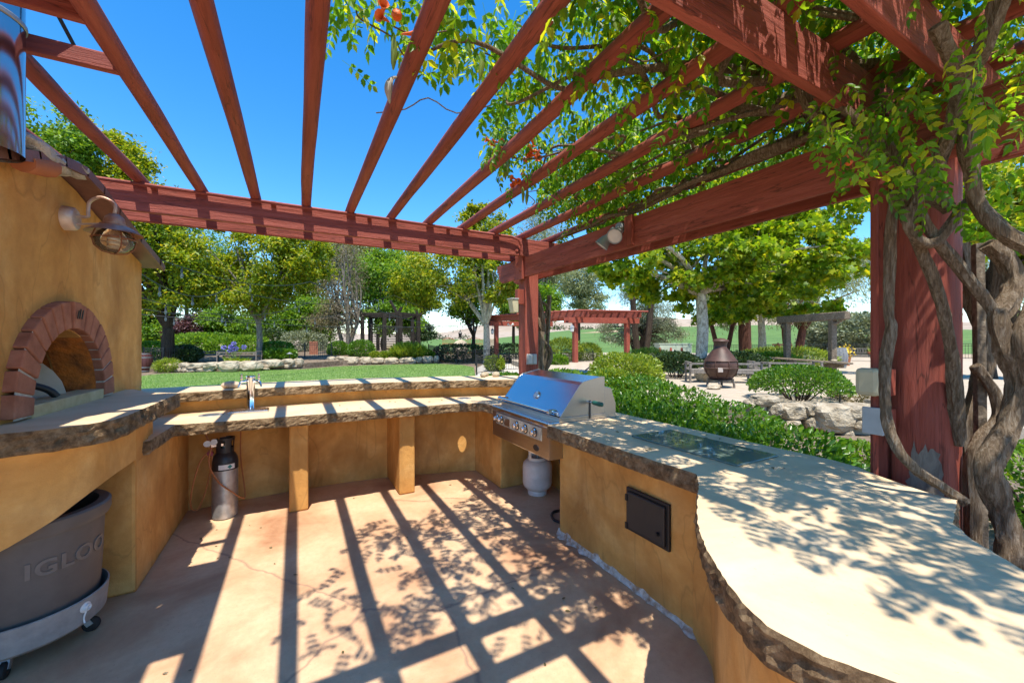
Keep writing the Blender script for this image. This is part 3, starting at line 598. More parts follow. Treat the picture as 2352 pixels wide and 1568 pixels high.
ct = [(-0.86, 4.10), (-0.4, 4.08), (1.45, 4.06), (1.66, 4.02), (1.77, 3.95), (1.80, 3.86), (1.80, 3.725), (2.60, 3.725), (2.60, 4.36)]
ct += [(x, wall_y(x) + 0.03) for x in np.linspace(2.55, -1.3, 14)] + [(-1.3, 3.47), (-0.95, 3.46), (-0.87, 3.53)]
slab('countertop', ct, ZC - 0.092, ZC, bar, holes=[circle(HOLE1, 0.062)[::-1], circle(HOLE2, 0.070)[::-1]], smooth_edges=lambda p: p.y > 4.3 or p.x < -1.0 or (p.x > 1.79 and p.y < 3.8))
for c, r in ((HOLE1, 0.062), (HOLE2, 0.070)):
    MB().lathe([(r - 0.006, -0.05), (r - 0.006, 0.004), (r + 0.022, 0.004), (r + 0.024, 0.0005)], (c[0], c[1], ZC), 28).build('grommet', 'galvanised', bar, smooth=True)
for x0, x1, y0 in ((-0.06, 0.10, 4.25), (0.94, 1.105, 4.20)):
    xm = (x0 + x1) / 2; MB().bb((x0, y0, 0), (x1, wall_y(xm) + 0.05, ZC - 0.093)).build('fin_wall', 'stucco', bar, bevel=0.018)
MB().prism([(1.95, 3.86), (2.60, 3.86), (2.60, 4.3), (1.95, 4.62)], 0, ZC - 0.093).build('corner_wall', 'stucco', bar, bevel=0.015)
MB().prism([(-1.4, 3.375), (-0.90, 3.375), (-0.90, 4.80), (-1.4, 4.80)], 0, ZC - 0.093).build('side_wall', 'stucco', bar, bevel=0.02)

gk = thing('grill_counter', 'ochre stucco grill counter with curved sand coloured stone top by the vine post', 'counter', (2.2, 1.6, 0))
PC = (2.82, 0.78)
top = [(1.76, 2.665), (1.765, 2.2), (1.765, 1.7), (1.775, 1.33), (1.65, 1.22), (1.48, 1.105), (1.30, 0.97), (1.16, 0.83), (1.07, 0.72), (1.005, 0.62), (0.975, 0.54), (0.985, 0.43), (1.04, 0.32), (1.10, 0.20), (1.18, 0.0), (1.24, -0.3), (1.26, -0.8)]
top += [(2.05, -0.8), (1.96, -0.3), (1.90, 0.05), (1.876, 0.31), (2.02, 0.444), (2.13, 0.515), (2.47, 0.58), (2.46, 0.66), (2.50, 0.76), (2.56, 0.88), (2.64, 0.99), (2.67, 1.12), (2.66, 1.7), (2.66, 2.665)]
slab('countertop', top, ZC - 0.10, ZC, gk, smooth_edges=lambda p: (p.x > 2.3 and p.y > 0.6) or p.y > 2.64, amp=0.017, step=0.018)
slab('countertop', [(2.50, 2.668), (2.66, 2.668), (2.66, 3.72), (2.50, 3.72)], ZC - 0.10, ZC, gk, smooth_edges=lambda p: True)
MB().prism([(1.92, 2.72), (1.915, 2.0), (1.905, 1.42), (2.5, 1.42), (2.56, 2.72)], 0, ZC - 0.101).build('front_wall', 'stucco', gk, bevel=0.01)
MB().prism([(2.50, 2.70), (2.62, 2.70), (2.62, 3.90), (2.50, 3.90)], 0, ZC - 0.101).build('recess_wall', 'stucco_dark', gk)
cw = [(1.90, 1.44), (1.80, 1.26), (1.56, 1.06), (1.40, 0.92), (1.27, 0.78), (1.18, 0.66), (1.13, 0.56), (1.13, 0.45), (1.17, 0.34), (1.23, 0.2), (1.30, 0.0), (1.36, -0.3), (1.38, -0.78), (1.92, -0.78), (1.84, -0.3), (1.79, 0.05), (1.76, 0.30), (1.90, 0.5), (2.3, 0.66), (2.42, 1.1), (2.49, 1.44)]
cws = spline([(a, b, 0) for a, b in cw[:13]], 4); MB().prism([(p.x, p.y) for p in cws] + cw[13:], 0, ZC - 0.101).build('curved_wall', 'stucco', gk, smooth=True)
# salty mortar crust along the foot of the grill counter
mb = MB(); V = []; ks = 46
for k in range(ks):
    y = 2.74 - 1.40 * k / (ks - 1); w = 0.012 + 0.09 * abs(mnoise.noise(Vector((k * 0.23, 1, 0)))) + 0.03 * mnoise.noise(Vector((k * 0.9, 4, 0)))
    x = 1.925 - 0.012 * (k / ks); V += [(x, y, 0.05 + 0.06 * max(0, mnoise.noise(Vector((k * 0.35, 8, 2))))), (x - 0.012, y, 0.02), (x - max(0.02, w), y, 0.003)]
mb.add(V, [(k * 3 + i, k * 3 + i + 1, k * 3 + i + 4, k * 3 + i + 3) for k in range(ks - 1) for i in range(2)]).build('mortar_crust', 'salt_crust', gk, label='white salty mortar crust along the foot of the wall')
# access hatch
hd = thing('access_hatch', 'small black steel access door set in the grill counter front', 'hatch', (1.915, 1.75, 0.4))
MB().bb((1.885, 1.585, 0.385), (1.905, 1.925, 0.66)).build('frame', 'black_iron', hd, bevel=0.006)
MB().bb((1.868, 1.605, 0.405), (1.888, 1.905, 0.64)).build('door', 'black_plastic', hd, bevel=0.008)
MB().lathe([(0.0, 0.018), (0.010, 0.018), (0.012, 0.0)], (1.868, 1.65, 0.47), 12, Matrix.Rotation(RAD(-90), 3, 'Y')).build('latch', 'black_iron', hd)
for z in (0.42, 0.60): MB().bb((1.862, 1.895, z - 0.02), (1.872, 1.912, z + 0.02)).build('hinge', 'black_iron', hd)
# glass board
gb = MB(); gb.bb((2.07, 1.295, ZC + 0.001), (2.46, 2.06, ZC + 0.013)); gb.build('glass_board', 'board_glass', bevel=0.003, label='greenish tempered glass board lying on the grill counter', cat='board')

# ================================================================== PIZZA OVEN
ov = thing('pizza_oven', 'ochre stucco wood fired pizza oven with brick arch and stone hearth slab', 'oven', (-1.7, 3.5, 0))
XO = -1.25; ZS = 1.2
slab('hearth_slab', [(-2.4, 2.52), (-1.5, 2.54), (-1.15, 2.56), (-0.98, 2.60), (-0.88, 2.67), (-0.82, 2.76), (-0.80, 2.9), (-0.795, 3.90), (-0.80, 3.96), (-1.0, 4.10), (-1.2, 4.45), (-2.4, 4.45)], ZS - 0.105, ZS, ov, smooth_edges=lambda p: p.x < -2.3, amp=0.020)
# body: arched opening cut through the face wall (plane x = XO)
AY, AR, AH = 3.45, 0.44, 0.47      # arch centre, half width, inner height
prof_top = [(2.25, 2.28), (2.6, 2.40), (2.85, 2.48), (3.1, 2.56), (3.36, 2.60), (3.6, 2.57), (3.86, 2.50), (4.3, 2.41), (4.83, 2.31)]
def arch_pts(a, h, n=18): return [(AY - a * math.cos(math.pi * k / n), ZS + 0.045 + h * math.sin(math.pi * k / n) ** 0.85) for k in range(n + 1)]
outer = [(2.25, ZS)] + prof_top + [(4.83, ZS - 0.2), (4.6, ZS - 0.2), (4.6, ZS)]
inner = [(AY - AR, ZS + 0.002)] + arch_pts(AR, AH - 0.045) + [(AY + AR, ZS + 0.002)]
def face(mb, x, flip, mi=0):
    o = [(2.25, ZS + 0.0005)] + prof_top + [(4.83, ZS + 0.0005)]
    loops = [[Vector((p[0], p[1], 0)) for p in o], [Vector((p[0], p[1], 0)) for p in inner]]; flat = [p for l in loops for p in l]
    mb.add([(x, p.x, p.y) for p in flat], [tuple(t) for t in tessellate_polygon(loops)], mi)
mb = MB(); face(mb, XO, False); face(mb, XO - 0.22, True)
mb.add([(XO, p[0], p[1]) for p in inner] + [(XO - 0.22, p[0], p[1]) for p in inner], [(i, i + 1, i + 1 + len(inner), i + len(inner)) for i in range(len(inner) - 1)])
m = len(prof_top); pt = [(2.25, ZS)] + prof_top + [(4.83, ZS)]
mb.add([(XO, p[0], p[1]) for p in pt] + [(XO - 0.22, p[0], p[1]) for p in pt], [(i, i + 1, i + 1 + len(pt), i + len(pt)) for i in range(len(pt) - 1)])
mb.build('face_wall', 'stucco', ov)
mb = MB(); pt2 = [(2.25, 0)] + prof_top + [(4.83, 0)]
mb.add([(XO - 0.9, p[0], p[1]) for p in pt2] + [(XO - 1.2, p[0], p[1]) for p in pt2], [tuple(range(len(pt2))), tuple(range(2 * len(pt2) - 1, len(pt2) - 1, -1))] + [(i, i + 1, i + 1 + len(pt2), i + len(pt2)) for i in range(len(pt2) - 1)])
mb.build('rear_wall', 'stucco', ov)
for y in (2.25, 4.71): MB().bb((XO - 0.901, y, 0.0), (XO - 0.219, y + 0.12, 2.27)).build('end_wall', 'stucco', ov)
MB().bb((XO - 0.2, 4.47, 0.0), (XO - 0.001, 4.829, ZS - 0.001)).build('end_wall', 'stucco', ov)
# roof: thin metal sheet following the gable, overhanging, patched with mortar lumps
mb = MB(); X0, X1 = XO - 1.35, XO + 0.11; rp = [(p[0], p[1] + 0.02) for p in [(2.1, 2.22)] + prof_top + [(4.98, 2.275)]]; n_ = len(rp)
mb.add([(x, p[0], p[1] + dz) for dz in (0, 0.035) for x in (X0, X1) for p in rp],
       [(i, i + 1, i + 1 + n_, i + n_) for i in range(n_ - 1)] + [(i + 2 * n_, i + 1 + 2 * n_, i + 1 + 3 * n_, i + 3 * n_) for i in range(n_ - 1)]
       + [(i + n_, i + 1 + n_, i + 1 + 3 * n_, i + 3 * n_) for i in range(n_ - 1)] + [(i, i + 1, i + 1 + 2 * n_, i + 2 * n_) for i in range(n_ - 1)] + [(0, n_, 3 * n_, 2 * n_), (n_ - 1, 2 * n_ - 1, 4 * n_ - 1, 3 * n_ - 1)])
roof = mb.build('roof', 'roof_metal', ov)
# flashing boards on the edge
for i in range(1, len(rp) - 1):
    a = Vector((X1 + 0.012, rp[i][0], rp[i][1] + 0.012)); b = Vector((X1 + 0.012, rp[i + 1][0], rp[i + 1][1] + 0.012))
    MB().bar(a, b + (b - a) * 0.06, 0.02, 0.055).build('flashing', 'roof_metal', roof)
def lump(mb, c, r, seed, amp=0.35, sub=3, fl=None):
    bm = bmesh.new(); bmesh.ops.create_icosphere(bm, subdivisions=sub, radius=1.0)
    for v in bm.verts:
        q = v.co * 1.3 + Vector((seed * 3.7, seed, 0)); k = 1 + amp * (mnoise.noise(q) + 0.5 * mnoise.noise(q * 2.3) + 0.25 * mnoise.noise(q * 5))
        v.co = v.co * k
    bm.verts.index_update()
    mb.add([Vector(c) + Vector((v.co.x * r[0], v.co.y * r[1], v.co.z * r[2])) for v in bm.verts], [tuple(w.index for w in f.verts) for f in bm.faces]); bm.free(); return mb
lump(MB(), (-1.20, 2.98, 2.575), (0.10, 0.30, 0.055), 2.0).build('mortar_patch', 'mortar', roof, smooth=True)
lump(MB(), (-1.17, 3.34, 2.63), (0.06, 0.12, 0.04), 5.0).build('mortar_patch', 'mortar', roof, smooth=True)
lump(MB(), (-1.42, 2.62, 2.47), (0.26, 0.24, 0.06), 8.0).build('mortar_patch', 'mortar', roof, smooth=True)
MB().tube([(XO + 0.09, 2.80, 2.465), (XO + 0.09, 3.03, 2.525)], [0.05, 0.055], 10).build('roof_tile', 'terracotta', roof, smooth=True)
# brick arch: every voussoir a brick of its own
ROUT = 0.165
def arch_c(t, extra):   # t 0..1 around, extra radial
    a = math.pi * t; return (AY - (AR + extra) * math.cos(a), ZS + 0.01 + (AH - 0.0 + extra) * math.sin(a) ** 0.9)
def brick(pts_in, pts_out, xf, xb):
    mb = MB(); q = [pts_in[0], pts_in[1], pts_out[1], pts_out[0]]
    mb.add([(xf, p[0], p[1]) for p in q] + [(xb, p[0], p[1]) for p in q], [(0, 1, 2, 3), (7, 6, 5, 4), (0, 4, 5, 1), (1, 5, 6, 2), (2, 6, 7, 3), (3, 7, 4, 0)])
    o = mb.build('brick', 'brick', ov, bevel=0.007); return o
NB = 17
for k in range(NB):
    g = 0.0035; t0 = k / NB + g; t1 = (k + 1) / NB - g; xf = XO + 0.05 + 0.006 * mnoise.noise(Vector((k * 1.7, 0, 0)))
    if k == 8: xf += 0.012
    brick([arch_c(t0, 0), arch_c(t1, 0)], [arch_c(t0, ROUT), arch_c(t1, ROUT)], xf, XO - 0.02)
mb = MB(); n_ = 34; I = [arch_c(k / n_, 0.006) for k in range(n_ + 1)]; O = [arch_c(k / n_, ROUT - 0.008) for k in range(n_ + 1)]
mb.add([(XO + 0.040, p[0], p[1]) for p in I + O] + [(XO - 0.03, p[0], p[1]) for p in I + O], [(i, i + 1, i + n_ + 2, i + n_ + 1) for i in range(n_)] + [(i, i + 1, i + 1 + 2 * (n_ + 1), i + 2 * (n_ + 1)) for i in range(n_)])
mb.build('arch_mortar', 'mortar', ov)
for dy, dz, l in ((-0.035, 0.0, 0.05), (-0.01, 0.0, 0.06), (0.02, 0.0, 0.055)):
    MB().bar((XO + 0.0705, AY + dy, ZS + AH + 0.07 + dz), (XO + 0.0705, AY + dy + 0.02, ZS + AH + 0.07 + l), 0.004, 0.008).build('scratch', 'black_iron', ov)
# hearth threshold, domed interior, leaning metal door plate with rod
MB().bb((XO - 0.10, AY - AR + 0.004, ZS - 0.002), (XO + 0.042, AY + AR - 0.004, ZS + 0.065)).build('threshold', 'fire_brick', ov, bevel=0.006)
mb = MB(); V = []; nx, na = 9, 22
for i in range(nx):
    s_ = i / (nx - 1); x = XO - 0.2 - 0.62 * s_; k = math.sqrt(max(0.0, 1 - (s_ * 0.98) ** 2.6)); kk = 0.95 + 0.25 * math.sin(s_ * math.pi)
    for j in range(na + 1):
        a = math.pi * j / na; V.append((x, AY - AR * k * kk * math.cos(a), ZS + 0.01 + AH * k * math.sin(a)))
mb.add(V, [(i * (na + 1) + j, i * (na + 1) + j + 1, (i + 1) * (na + 1) + j + 1, (i + 1) * (na + 1) + j) for i in range(nx - 1) for j in range(na)]).build('dome', 'oven_dome', ov, smooth=True)
mb = MB(); V = []
for x in (XO - 0.20, XO - 0.0):
    for j in range(na + 1): a = math.pi * j / na; V.append((x, AY - (AR - 0.002) * math.cos(a), ZS + 0.012 + (AH - 0.004) * math.sin(a) ** 0.9))
mb.add(V, [(j, j + 1, j + 1 + na + 1, j + na + 1) for j in range(na)]).build('throat', 'oven_dome', ov, smooth=True)
MB().bb((XO - 0.86, AY - 0.5, ZS - 0.02), (XO - 0.10, AY + 0.5, ZS + 0.012)).build('hearth', 'oven_plate', ov)
# skirt under the slab with its raking opening, curved at the corner
path = spline([(-2.45, 2.64, 0), (-1.6, 2.66, 0), (-1.2, 2.69, 0), (-1.05, 2.76, 0), (-0.95, 2.90, 0), (-0.905, 3.1, 0), (-0.90, 3.374, 0)], 6); n_ = len(path)
mb = MB(); V = []
for i, p in enumerate(path):
    t = i / (n_ - 1); zb = float(np.interp(p.x, [-2.45, -1.6, -1.164, -1.04, -0.95, -0.905], [0.25, 0.45, 0.656, 0.73, 0.81, 0.85]))
    nrm = Vector((0, -1)) if i < n_ * 0.45 else Vector((1, 0))
    q0 = path[max(0, i - 1)]; q1 = path[min(n_ - 1, i + 1)]; tt = (q1 - q0).normalized(); nn = Vector((-tt.y, tt.x, 0)) * 0.10
    V += [(p.x, p.y, zb), (p.x, p.y, ZS - 0.106), (p.x + nn.x, p.y + nn.y, ZS - 0.106), (p.x + nn.x, p.y + nn.y, zb)]
mb.add(V, [(i * 4 + a, i * 4 + (a + 1) % 4, (i + 1) * 4 + (a + 1) % 4, (i + 1) * 4 + a) for i in range(n_ - 1) for a in range(4)] + [(0, 1, 2, 3), ((n_ - 1) * 4, (n_ - 1) * 4 + 1, (n_ - 1) * 4 + 2, (n_ - 1) * 4 + 3)])
mb.build('skirt_wall', 'stucco', ov, smooth=True)
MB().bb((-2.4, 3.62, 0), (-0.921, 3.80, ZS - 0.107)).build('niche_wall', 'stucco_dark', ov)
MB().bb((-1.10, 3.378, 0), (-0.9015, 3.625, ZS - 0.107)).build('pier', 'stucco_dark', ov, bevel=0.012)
MB().bb((-2.4, 2.66, 0), (-2.2, 3.62, ZS - 0.107)).build('pier', 'stucco', ov)
# leaning door with rod, inside the opening
dr = thing('oven_door', 'grey arched metal oven door leaning inside the oven mouth', 'oven door', (XO - 0.25, AY - 0.1, ZS))
mb = MB(); pr = [(-0.30, 0.012)] + [(-0.30 * math.cos(math.pi * k / 12), 0.06 + 0.30 * math.sin(math.pi * k / 12)) for k in range(13)] + [(0.30, 0.012)]
Rl = Matrix.Rotation(RAD(24), 3, 'Y') @ Matrix.Rotation(RAD(-18), 3, 'Z')
vv = [Vector((x, p[0] * 0.95, p[1] * 1.02)) for x in (0, -0.025) for p in pr]; n_ = len(pr)
mb.add([Matrix.Rotation(RAD(-52), 3, 'Z') @ (Matrix.Rotation(RAD(-24), 3, 'Y') @ v) + Vector((XO - 0.27, AY + 0.0, ZS + 0.014)) for v in vv], [tuple(range(n_)), tuple(range(2 * n_ - 1, n_ - 1, -1))] + [(i, (i + 1) % n_, (i + 1) % n_ + n_, i + n_) for i in range(n_)])
mb.build('plate', 'oven_plate', dr, bevel=0.004)
MB().tube(spline([(XO - 0.34, AY - 0.03, ZS + 0.31), (XO - 0.25, AY - 0.09, ZS + 0.25), (XO - 0.14, AY - 0.10, ZS + 0.17), (XO - 0.05, AY - 0.06, ZS + 0.115), (XO - 0.02, AY - 0.04, ZS + 0.07)], 4), 0.020, 10).build('handle', 'black_iron', dr, smooth=True)
# flue
fl_ = thing('flue_pipe', 'polished steel flue pipe with black clamp band beside the rafters', 'flue', (-1.21, 2.575, 2.45))
MB().lathe([(0.145, 2.42), (0.145, 4.3)], (-1.21, 2.575, 0), 32).build('pipe', 'flue_steel', fl_, smooth=True)
MB().lathe([(0.150, 3.28), (0.152, 3.40), (0.147, 3.41)], (-1.21, 2.575, 0), 32).build('clamp_band', 'black_iron', fl_, smooth=True)
MB().lathe([(0.147, 2.985), (0.152, 2.99), (0.152, 3.005), (0.147, 3.01)], (-1.21, 2.575, 0), 32).build('cable', 'galvanised', fl_, smooth=True)
MB().bar((-1.07, 2.60, 3.34), (-0.96, 2.745, 3.05), 0.022, 0.003).build('strap', 'black_iron', fl_)
# ================================================================== OBJECTS IN THE KITCHEN
# wall lantern over the oven
wl = thing('wall_lamp', 'rusty white barn lamp with caged glass globe on the oven wall', 'lamp', (XO, 3.47, 2.3))
LY = 3.42; LX = XO + 0.235; LZ = 2.285
Ry = Matrix.Rotation(RAD(90), 3, 'Y')
MB().lathe([(0.0, 0.055), (0.060, 0.055), (0.070, 0.045), (0.074, 0.0)], (XO, 3.45, 2.355), 24, Ry).build('wall_plate', 'lamp_metal', wl, smooth=True)
MB().tube(spline([(XO + 0.05, 3.45, 2.375), (XO + 0.105, 3.44, 2.375), (XO + 0.108, 3.44, 2.41), (XO + 0.115, 3.44, 2.47), (XO + 0.17, 3.43, 2.505), (LX, LY, 2.47), (LX, LY, 2.41)], 5), 0.0095, 8).build('arm', 'lamp_metal', wl, smooth=True)
MB().tube([(XO + 0.05, 3.45, 2.325), (LX, LY, 2.345)], 0.006, 8).build('brace', 'lamp_metal', wl, smooth=True)
MB().lathe([(0.0, 0.125), (0.022, 0.12), (0.045, 0.10), (0.052, 0.075), (0.052, 0.06), (0.068, 0.055), (0.070, 0.042), (0.085, 0.038), (0.135, 0.0), (0.138, -0.004), (0.085, 0.026), (0.05, 0.03)], (LX, LY, LZ), 32).build('shade', 'lamp_shade', wl, smooth=True)
gl = MB().lathe([(0.045, 0.028), (0.078, 0.0), (0.098, -0.04), (0.088, -0.085), (0.055, -0.115), (0.0, -0.125)], (LX, LY, LZ), 28).build('globe', 'lamp_glass', wl, smooth=True)
MB().tube([(LX + 0.028 * math.cos(a), LY + 0.028 * math.sin(a), LZ - 0.02 - 0.0032 * k) for k, a in enumerate(np.linspace(0, 6 * math.pi * 1.0, 26))], 0.008, 6).build('bulb', 'white_paint', wl, smooth=True)
MB().tube([(LX + 0.106 * math.cos(a), LY + 0.106 * math.sin(a), LZ - 0.04) for a in np.linspace(0, 2 * math.pi, 33)], 0.004, 6, caps=False).build('cage_ring', 'copper_old', wl, smooth=True)
for a in (0.6, 0.6 + math.pi / 2):
    c_, s_ = math.cos(a), math.sin(a)
    MB().tube([(LX + q * c_, LY + q * s_, LZ + z) for q, z in ((-0.085, 0.02), (-0.106, -0.04), (-0.095, -0.09), (-0.06, -0.122), (0, -0.133), (0.06, -0.122), (0.095, -0.09), (0.106, -0.04), (0.085, 0.02))], 0.004, 6).build('cage_wire', 'copper_old', wl, smooth=True)

# cooler barrel under the hearth
cb = thing('cooler_barrel', 'dark grey insulated barrel cooler on a wheeled base under the oven slab', 'cooler', (-1.27, 3.06, 0))
BC = (-1.245, 3.06); BR = 0.285
MB().lathe([(0.24, 0.10), (0.262, 0.16), (0.275, 0.35), (0.285, 0.60), (0.287, 0.635), (0.305, 0.64), (0.312, 0.66), (0.312, 0.705), (0.302, 0.715), (0.262, 0.715), (0.255, 0.70), (0.245, 0.3), (0.0, 0.28)], (*BC, 0), 48).build('barrel', 'bin_grey', cb, smooth=True)
MB().lathe([(0.0, 0.085), (0.24, 0.085), (0.27, 0.095), (0.292, 0.115), (0.304, 0.245), (0.298, 0.248), (0.276, 0.125)], (*BC, 0), 48).build('dolly', 'bin_base', cb, smooth=True)
mb = MB()
def on_barrel(ang, z, e): return (BC[0] + (0.2735 + 0.012 * (z - 0.3) / 0.3 + e) * math.cos(ang), BC[1] + (0.2735 + 0.012 * (z - 0.3) / 0.3 + e) * math.sin(ang), z)
tc = bpy.data.curves.new('lettering', 'FONT'); tc.body = 'IGLOO'; tc.size = 0.105; tc.align_x = 'CENTER'; tc.extrude = 0.004; tc.offset = 0.003; tc.space_character = 1.1
to = bpy.data.objects.new('lettering', tc); COL.objects.link(to); bpy.context.view_layer.update()
tm = bpy.data.meshes.new_from_object(to.evaluated_get(bpy.context.evaluated_depsgraph_get()))
AC = math.atan2(-BC[1], -BC[0]) + 0.60
vv = [on_barrel(AC + v.co.x * 1.05 / 0.28, 0.452 + v.co.y, v.co.z) for v in tm.vertices]
mb.add(vv, [tuple(p.vertices) for p in tm.polygons]).build('lettering', 'bin_letters', cb, recalc=False)
bpy.data.objects.remove(to); bpy.data.curves.remove(tc); bpy.data.meshes.remove(tm)
for a in (AC + 0.55, AC + 2.1, AC + 3.6, AC - 0.9):
    wx, wy = BC[0] + 0.215 * math.cos(a), BC[1] + 0.215 * math.sin(a); Rw = Matrix.Rotation(a, 3, 'Z') @ Matrix.Rotation(RAD(90), 3, 'X')
    cs = MB().lathe([(0.0, -0.014), (0.030, -0.014), (0.038, -0.008), (0.038, 0.008), (0.030, 0.014), (0.0, 0.014)], (wx + 0.03 * math.cos(a), wy + 0.03 * math.sin(a), 0.038), 18, Rw).build('caster_wheel', 'tyre', cb, smooth=True)
    MB().bar((wx, wy, 0.088), (wx + 0.03 * math.cos(a), wy + 0.03 * math.sin(a), 0.038), 0.034, 0.03).build('caster_fork', 'galvanised', cs)
dv_ = Vector(on_barrel(AC + 0.10, 0.20, 0.015)); dn = Vector((math.cos(AC + 0.10), math.sin(AC + 0.10), 0))
MB().lathe([(0.026, 0.0), (0.026, 0.018), (0.017, 0.02), (0.017, 0.032), (0.012, 0.034), (0.010, 0.024), (0.0, 0.024)], dv_, 18, dn.to_track_quat('Z', 'Y').to_matrix()).build('drain_spout', 'white_paint', cb, smooth=True)
MB().tube(spline([dv_ + dn * 0.02 + Vector((0, 0, -0.02)), dv_ + dn * 0.035 + Vector((-0.02, 0, -0.05)), dv_ + dn * 0.03 + Vector((-0.01, -0.01, -0.075))], 4), 0.004, 6).build('drain_tether', 'white_paint', cb, smooth=True)

# gas cylinder for the taps
gc = thing('gas_cylinder', 'aluminium beverage gas cylinder with black collar standing below the bar', 'gas cylinder', (-0.575, 4.50, 0))
GX, GY = -0.575, 4.46
MB().lathe([(0.0, 0.0), (0.088, 0.0), (0.100, 0.012), (0.100, 0.50), (0.094, 0.54), (0.075, 0.575), (0.045, 0.60), (0.022, 0.61), (0.022, 0.65)], (GX, GY, 0), 32).build('cylinder', 'aluminium_cyl', gc, smooth=True)
MB().lathe([(0.1015, 0.44), (0.1015, 0.505), (0.0955, 0.542), (0.077, 0.577), (0.05, 0.60)], (GX, GY, 0), 32).build('shoulder_paint', 'black_plastic', gc, smooth=True)
mb = MB()
for a0, a1 in ((-2.6, -1.9), (-1.45, -0.75), (-0.3, 0.4), (0.9, 2.3), (2.6, 3.3)):
    mb.lathe([(0.066, 0.60), (0.070, 0.66), (0.074, 0.715), (0.068, 0.715), (0.062, 0.60)], (GX, GY, 0), 5, None, 0, a0, a1)
mb.lathe([(0.060, 0.59), (0.068, 0.59), (0.069, 0.635), (0.061, 0.635)], (GX, GY, 0), 24); mb.lathe([(0.064, 0.70), (0.075, 0.70), (0.076, 0.722), (0.066, 0.722)], (GX, GY, 0), 16, None, 0, -2.9, 1.6)
mb.build('collar', 'black_plastic', gc, smooth=True)
MB().bar((GX, GY, 0.66), (GX - 0.12, GY - 0.03, 0.665), 0.03, 0.03).build('regulator', 'chrome', gc, bevel=0.005)
for dx, dz, m_ in ((-0.075, 0.03, 'label_white'), (-0.125, 0.02, 'label_white')):
    MB().lathe([(0.0, 0.022), (0.026, 0.022), (0.028, 0.0), (0.0, 0.0)], (GX + dx, GY - 0.035, 0.665 + dz), 16, Matrix.Rotation(RAD(75), 3, 'X')).build('gauge', m_, gc, smooth=True)
MB().lathe([(0.0, 0.03), (0.022, 0.03), (0.024, 0.0)], (GX - 0.10, GY - 0.05, 0.60), 14, Matrix.Rotation(RAD(80), 3, 'X')).build('valve_knob', 'red_valve', gc, smooth=True)
mb = MB(); ang = math.atan2(-GY, -GX)
def cyl_patch(mb, a0, a1, z0, z1, r): mb.lathe([(r, z0), (r, z1)], (GX, GY, 0), 6, None, 0, a0, a1)
cyl_patch(mb, ang - 0.5, ang + 0.75, 0.452, 0.495, 0.1025); lb = mb.build('label', 'label_white', gc)
mb = MB(); a_ = ang + 0.35
mb.add([(GX + 0.1035 * math.cos(a_ + da), GY + 0.1035 * math.sin(a_ + da), 0.4735 + dz) for da, dz in ((0, -0.019), (0.19, 0), (0, 0.019), (-0.19, 0))], [(0, 1, 2, 3)]).build('hazard_mark', 'label_green', lb)
hs = MB(); hs.tube(spline([(GX - 0.11, GY - 0.04, 0.63), (GX - 0.18, GY - 0.06, 0.52), (GX - 0.235, GY - 0.05, 0.28), (GX - 0.25, GY + 0.02, 0.12), (GX - 0.20, GY + 0.05, 0.10), (GX - 0.13, GY + 0.0, 0.32), (GX - 0.09, GY - 0.03, 0.60), (GX - 0.16, GY + 0.1, 0.75), (GX - 0.2, GY + 0.2, 0.86)], 7), 0.0065, 7)
hs.build('gas_hose', 'orange_hose', None, smooth=True, label='looped orange gas hose hanging beside the cylinder regulator', cat='hose')
MB().tube(spline([(GX - 0.09, GY - 0.075, 0.66), (GX - 0.10, GY - 0.12, 0.52), (GX - 0.03, GY - 0.135, 0.36), (GX + 0.07, GY - 0.125, 0.25), (GX + 0.13, GY - 0.09, 0.18), (GX + 0.155, GY - 0.03, 0.19), (GX + 0.10, GY + 0.17, 0.5), (GX + 0.1, GY + 0.22, 0.85)], 7), 0.0065, 7).build('gas_hose', 'orange_hose', None, smooth=True, label='orange gas hose crossing in front of the aluminium cylinder', cat='hose')

# beer tap tower and drip tray
bt = thing('tap_tower', 'chrome beer tap tower with two faucets on the bar counter', 'beer tap', (-0.395, 4.66, ZC))
TX, TY = -0.395, 4.665
MB().lathe([(0.052, ZC), (0.052, ZC + 0.012), (0.040, ZC + 0.016), (0.0375, ZC + 0.02), (0.0375, ZC + 0.31), (0.040, ZC + 0.313), (0.040, ZC + 0.328), (0.036, ZC + 0.334), (0.0, ZC + 0.336)], (TX, TY, 0), 32).build('column', 'chrome', bt, smooth=True)
for sx in (-1, 1):
    d = Vector((sx * 0.80, -0.6, 0)).normalized(); b = Vector((TX, TY, ZC + 0.285)) + d * 0.036
    f_ = MB().tube([b, b + d * 0.05 + Vector((0, 0, -0.004)), b + d * 0.062 + Vector((0, 0, -0.012)), b + d * 0.08 + Vector((0, 0, -0.055))], [0.011, 0.012, 0.012, 0.008], 10).build('faucet', 'chrome', bt, smooth=True)
    t = b + d * 0.052; MB().lathe([(0.009, -0.002), (0.006, 0.012), (0.011, 0.022), (0.012, 0.035), (0.006, 0.04), (0.009, 0.05), (0.009, 0.07), (0.0, 0.073)], t, 12).build('tap_stem', 'chrome', f_, smooth=True)
    MB().lathe([(0.017, -0.005), (0.017, 0.006), (0.012, 0.008)], b, 14, d.to_track_quat('Z', 'Y').to_matrix()).build('shank_collar', 'chrome', f_, smooth=True)
dt = thing('drip_tray', 'flat stainless drip tray with slotted grate at the foot of the tap', 'drip tray', (-0.40, 4.53, ZC))
MB().bb((-0.56, 4.445, ZC + 0.0005), (-0.235, 4.605, ZC + 0.018)).build('tray', 'steel', dt, bevel=0.004)
for k in range(22): MB().bb((-0.545 + k * 0.0138, 4.46, ZC + 0.0185), (-0.538 + k * 0.0138, 4.59, ZC + 0.0225)).build('slat', 'steel', dt)

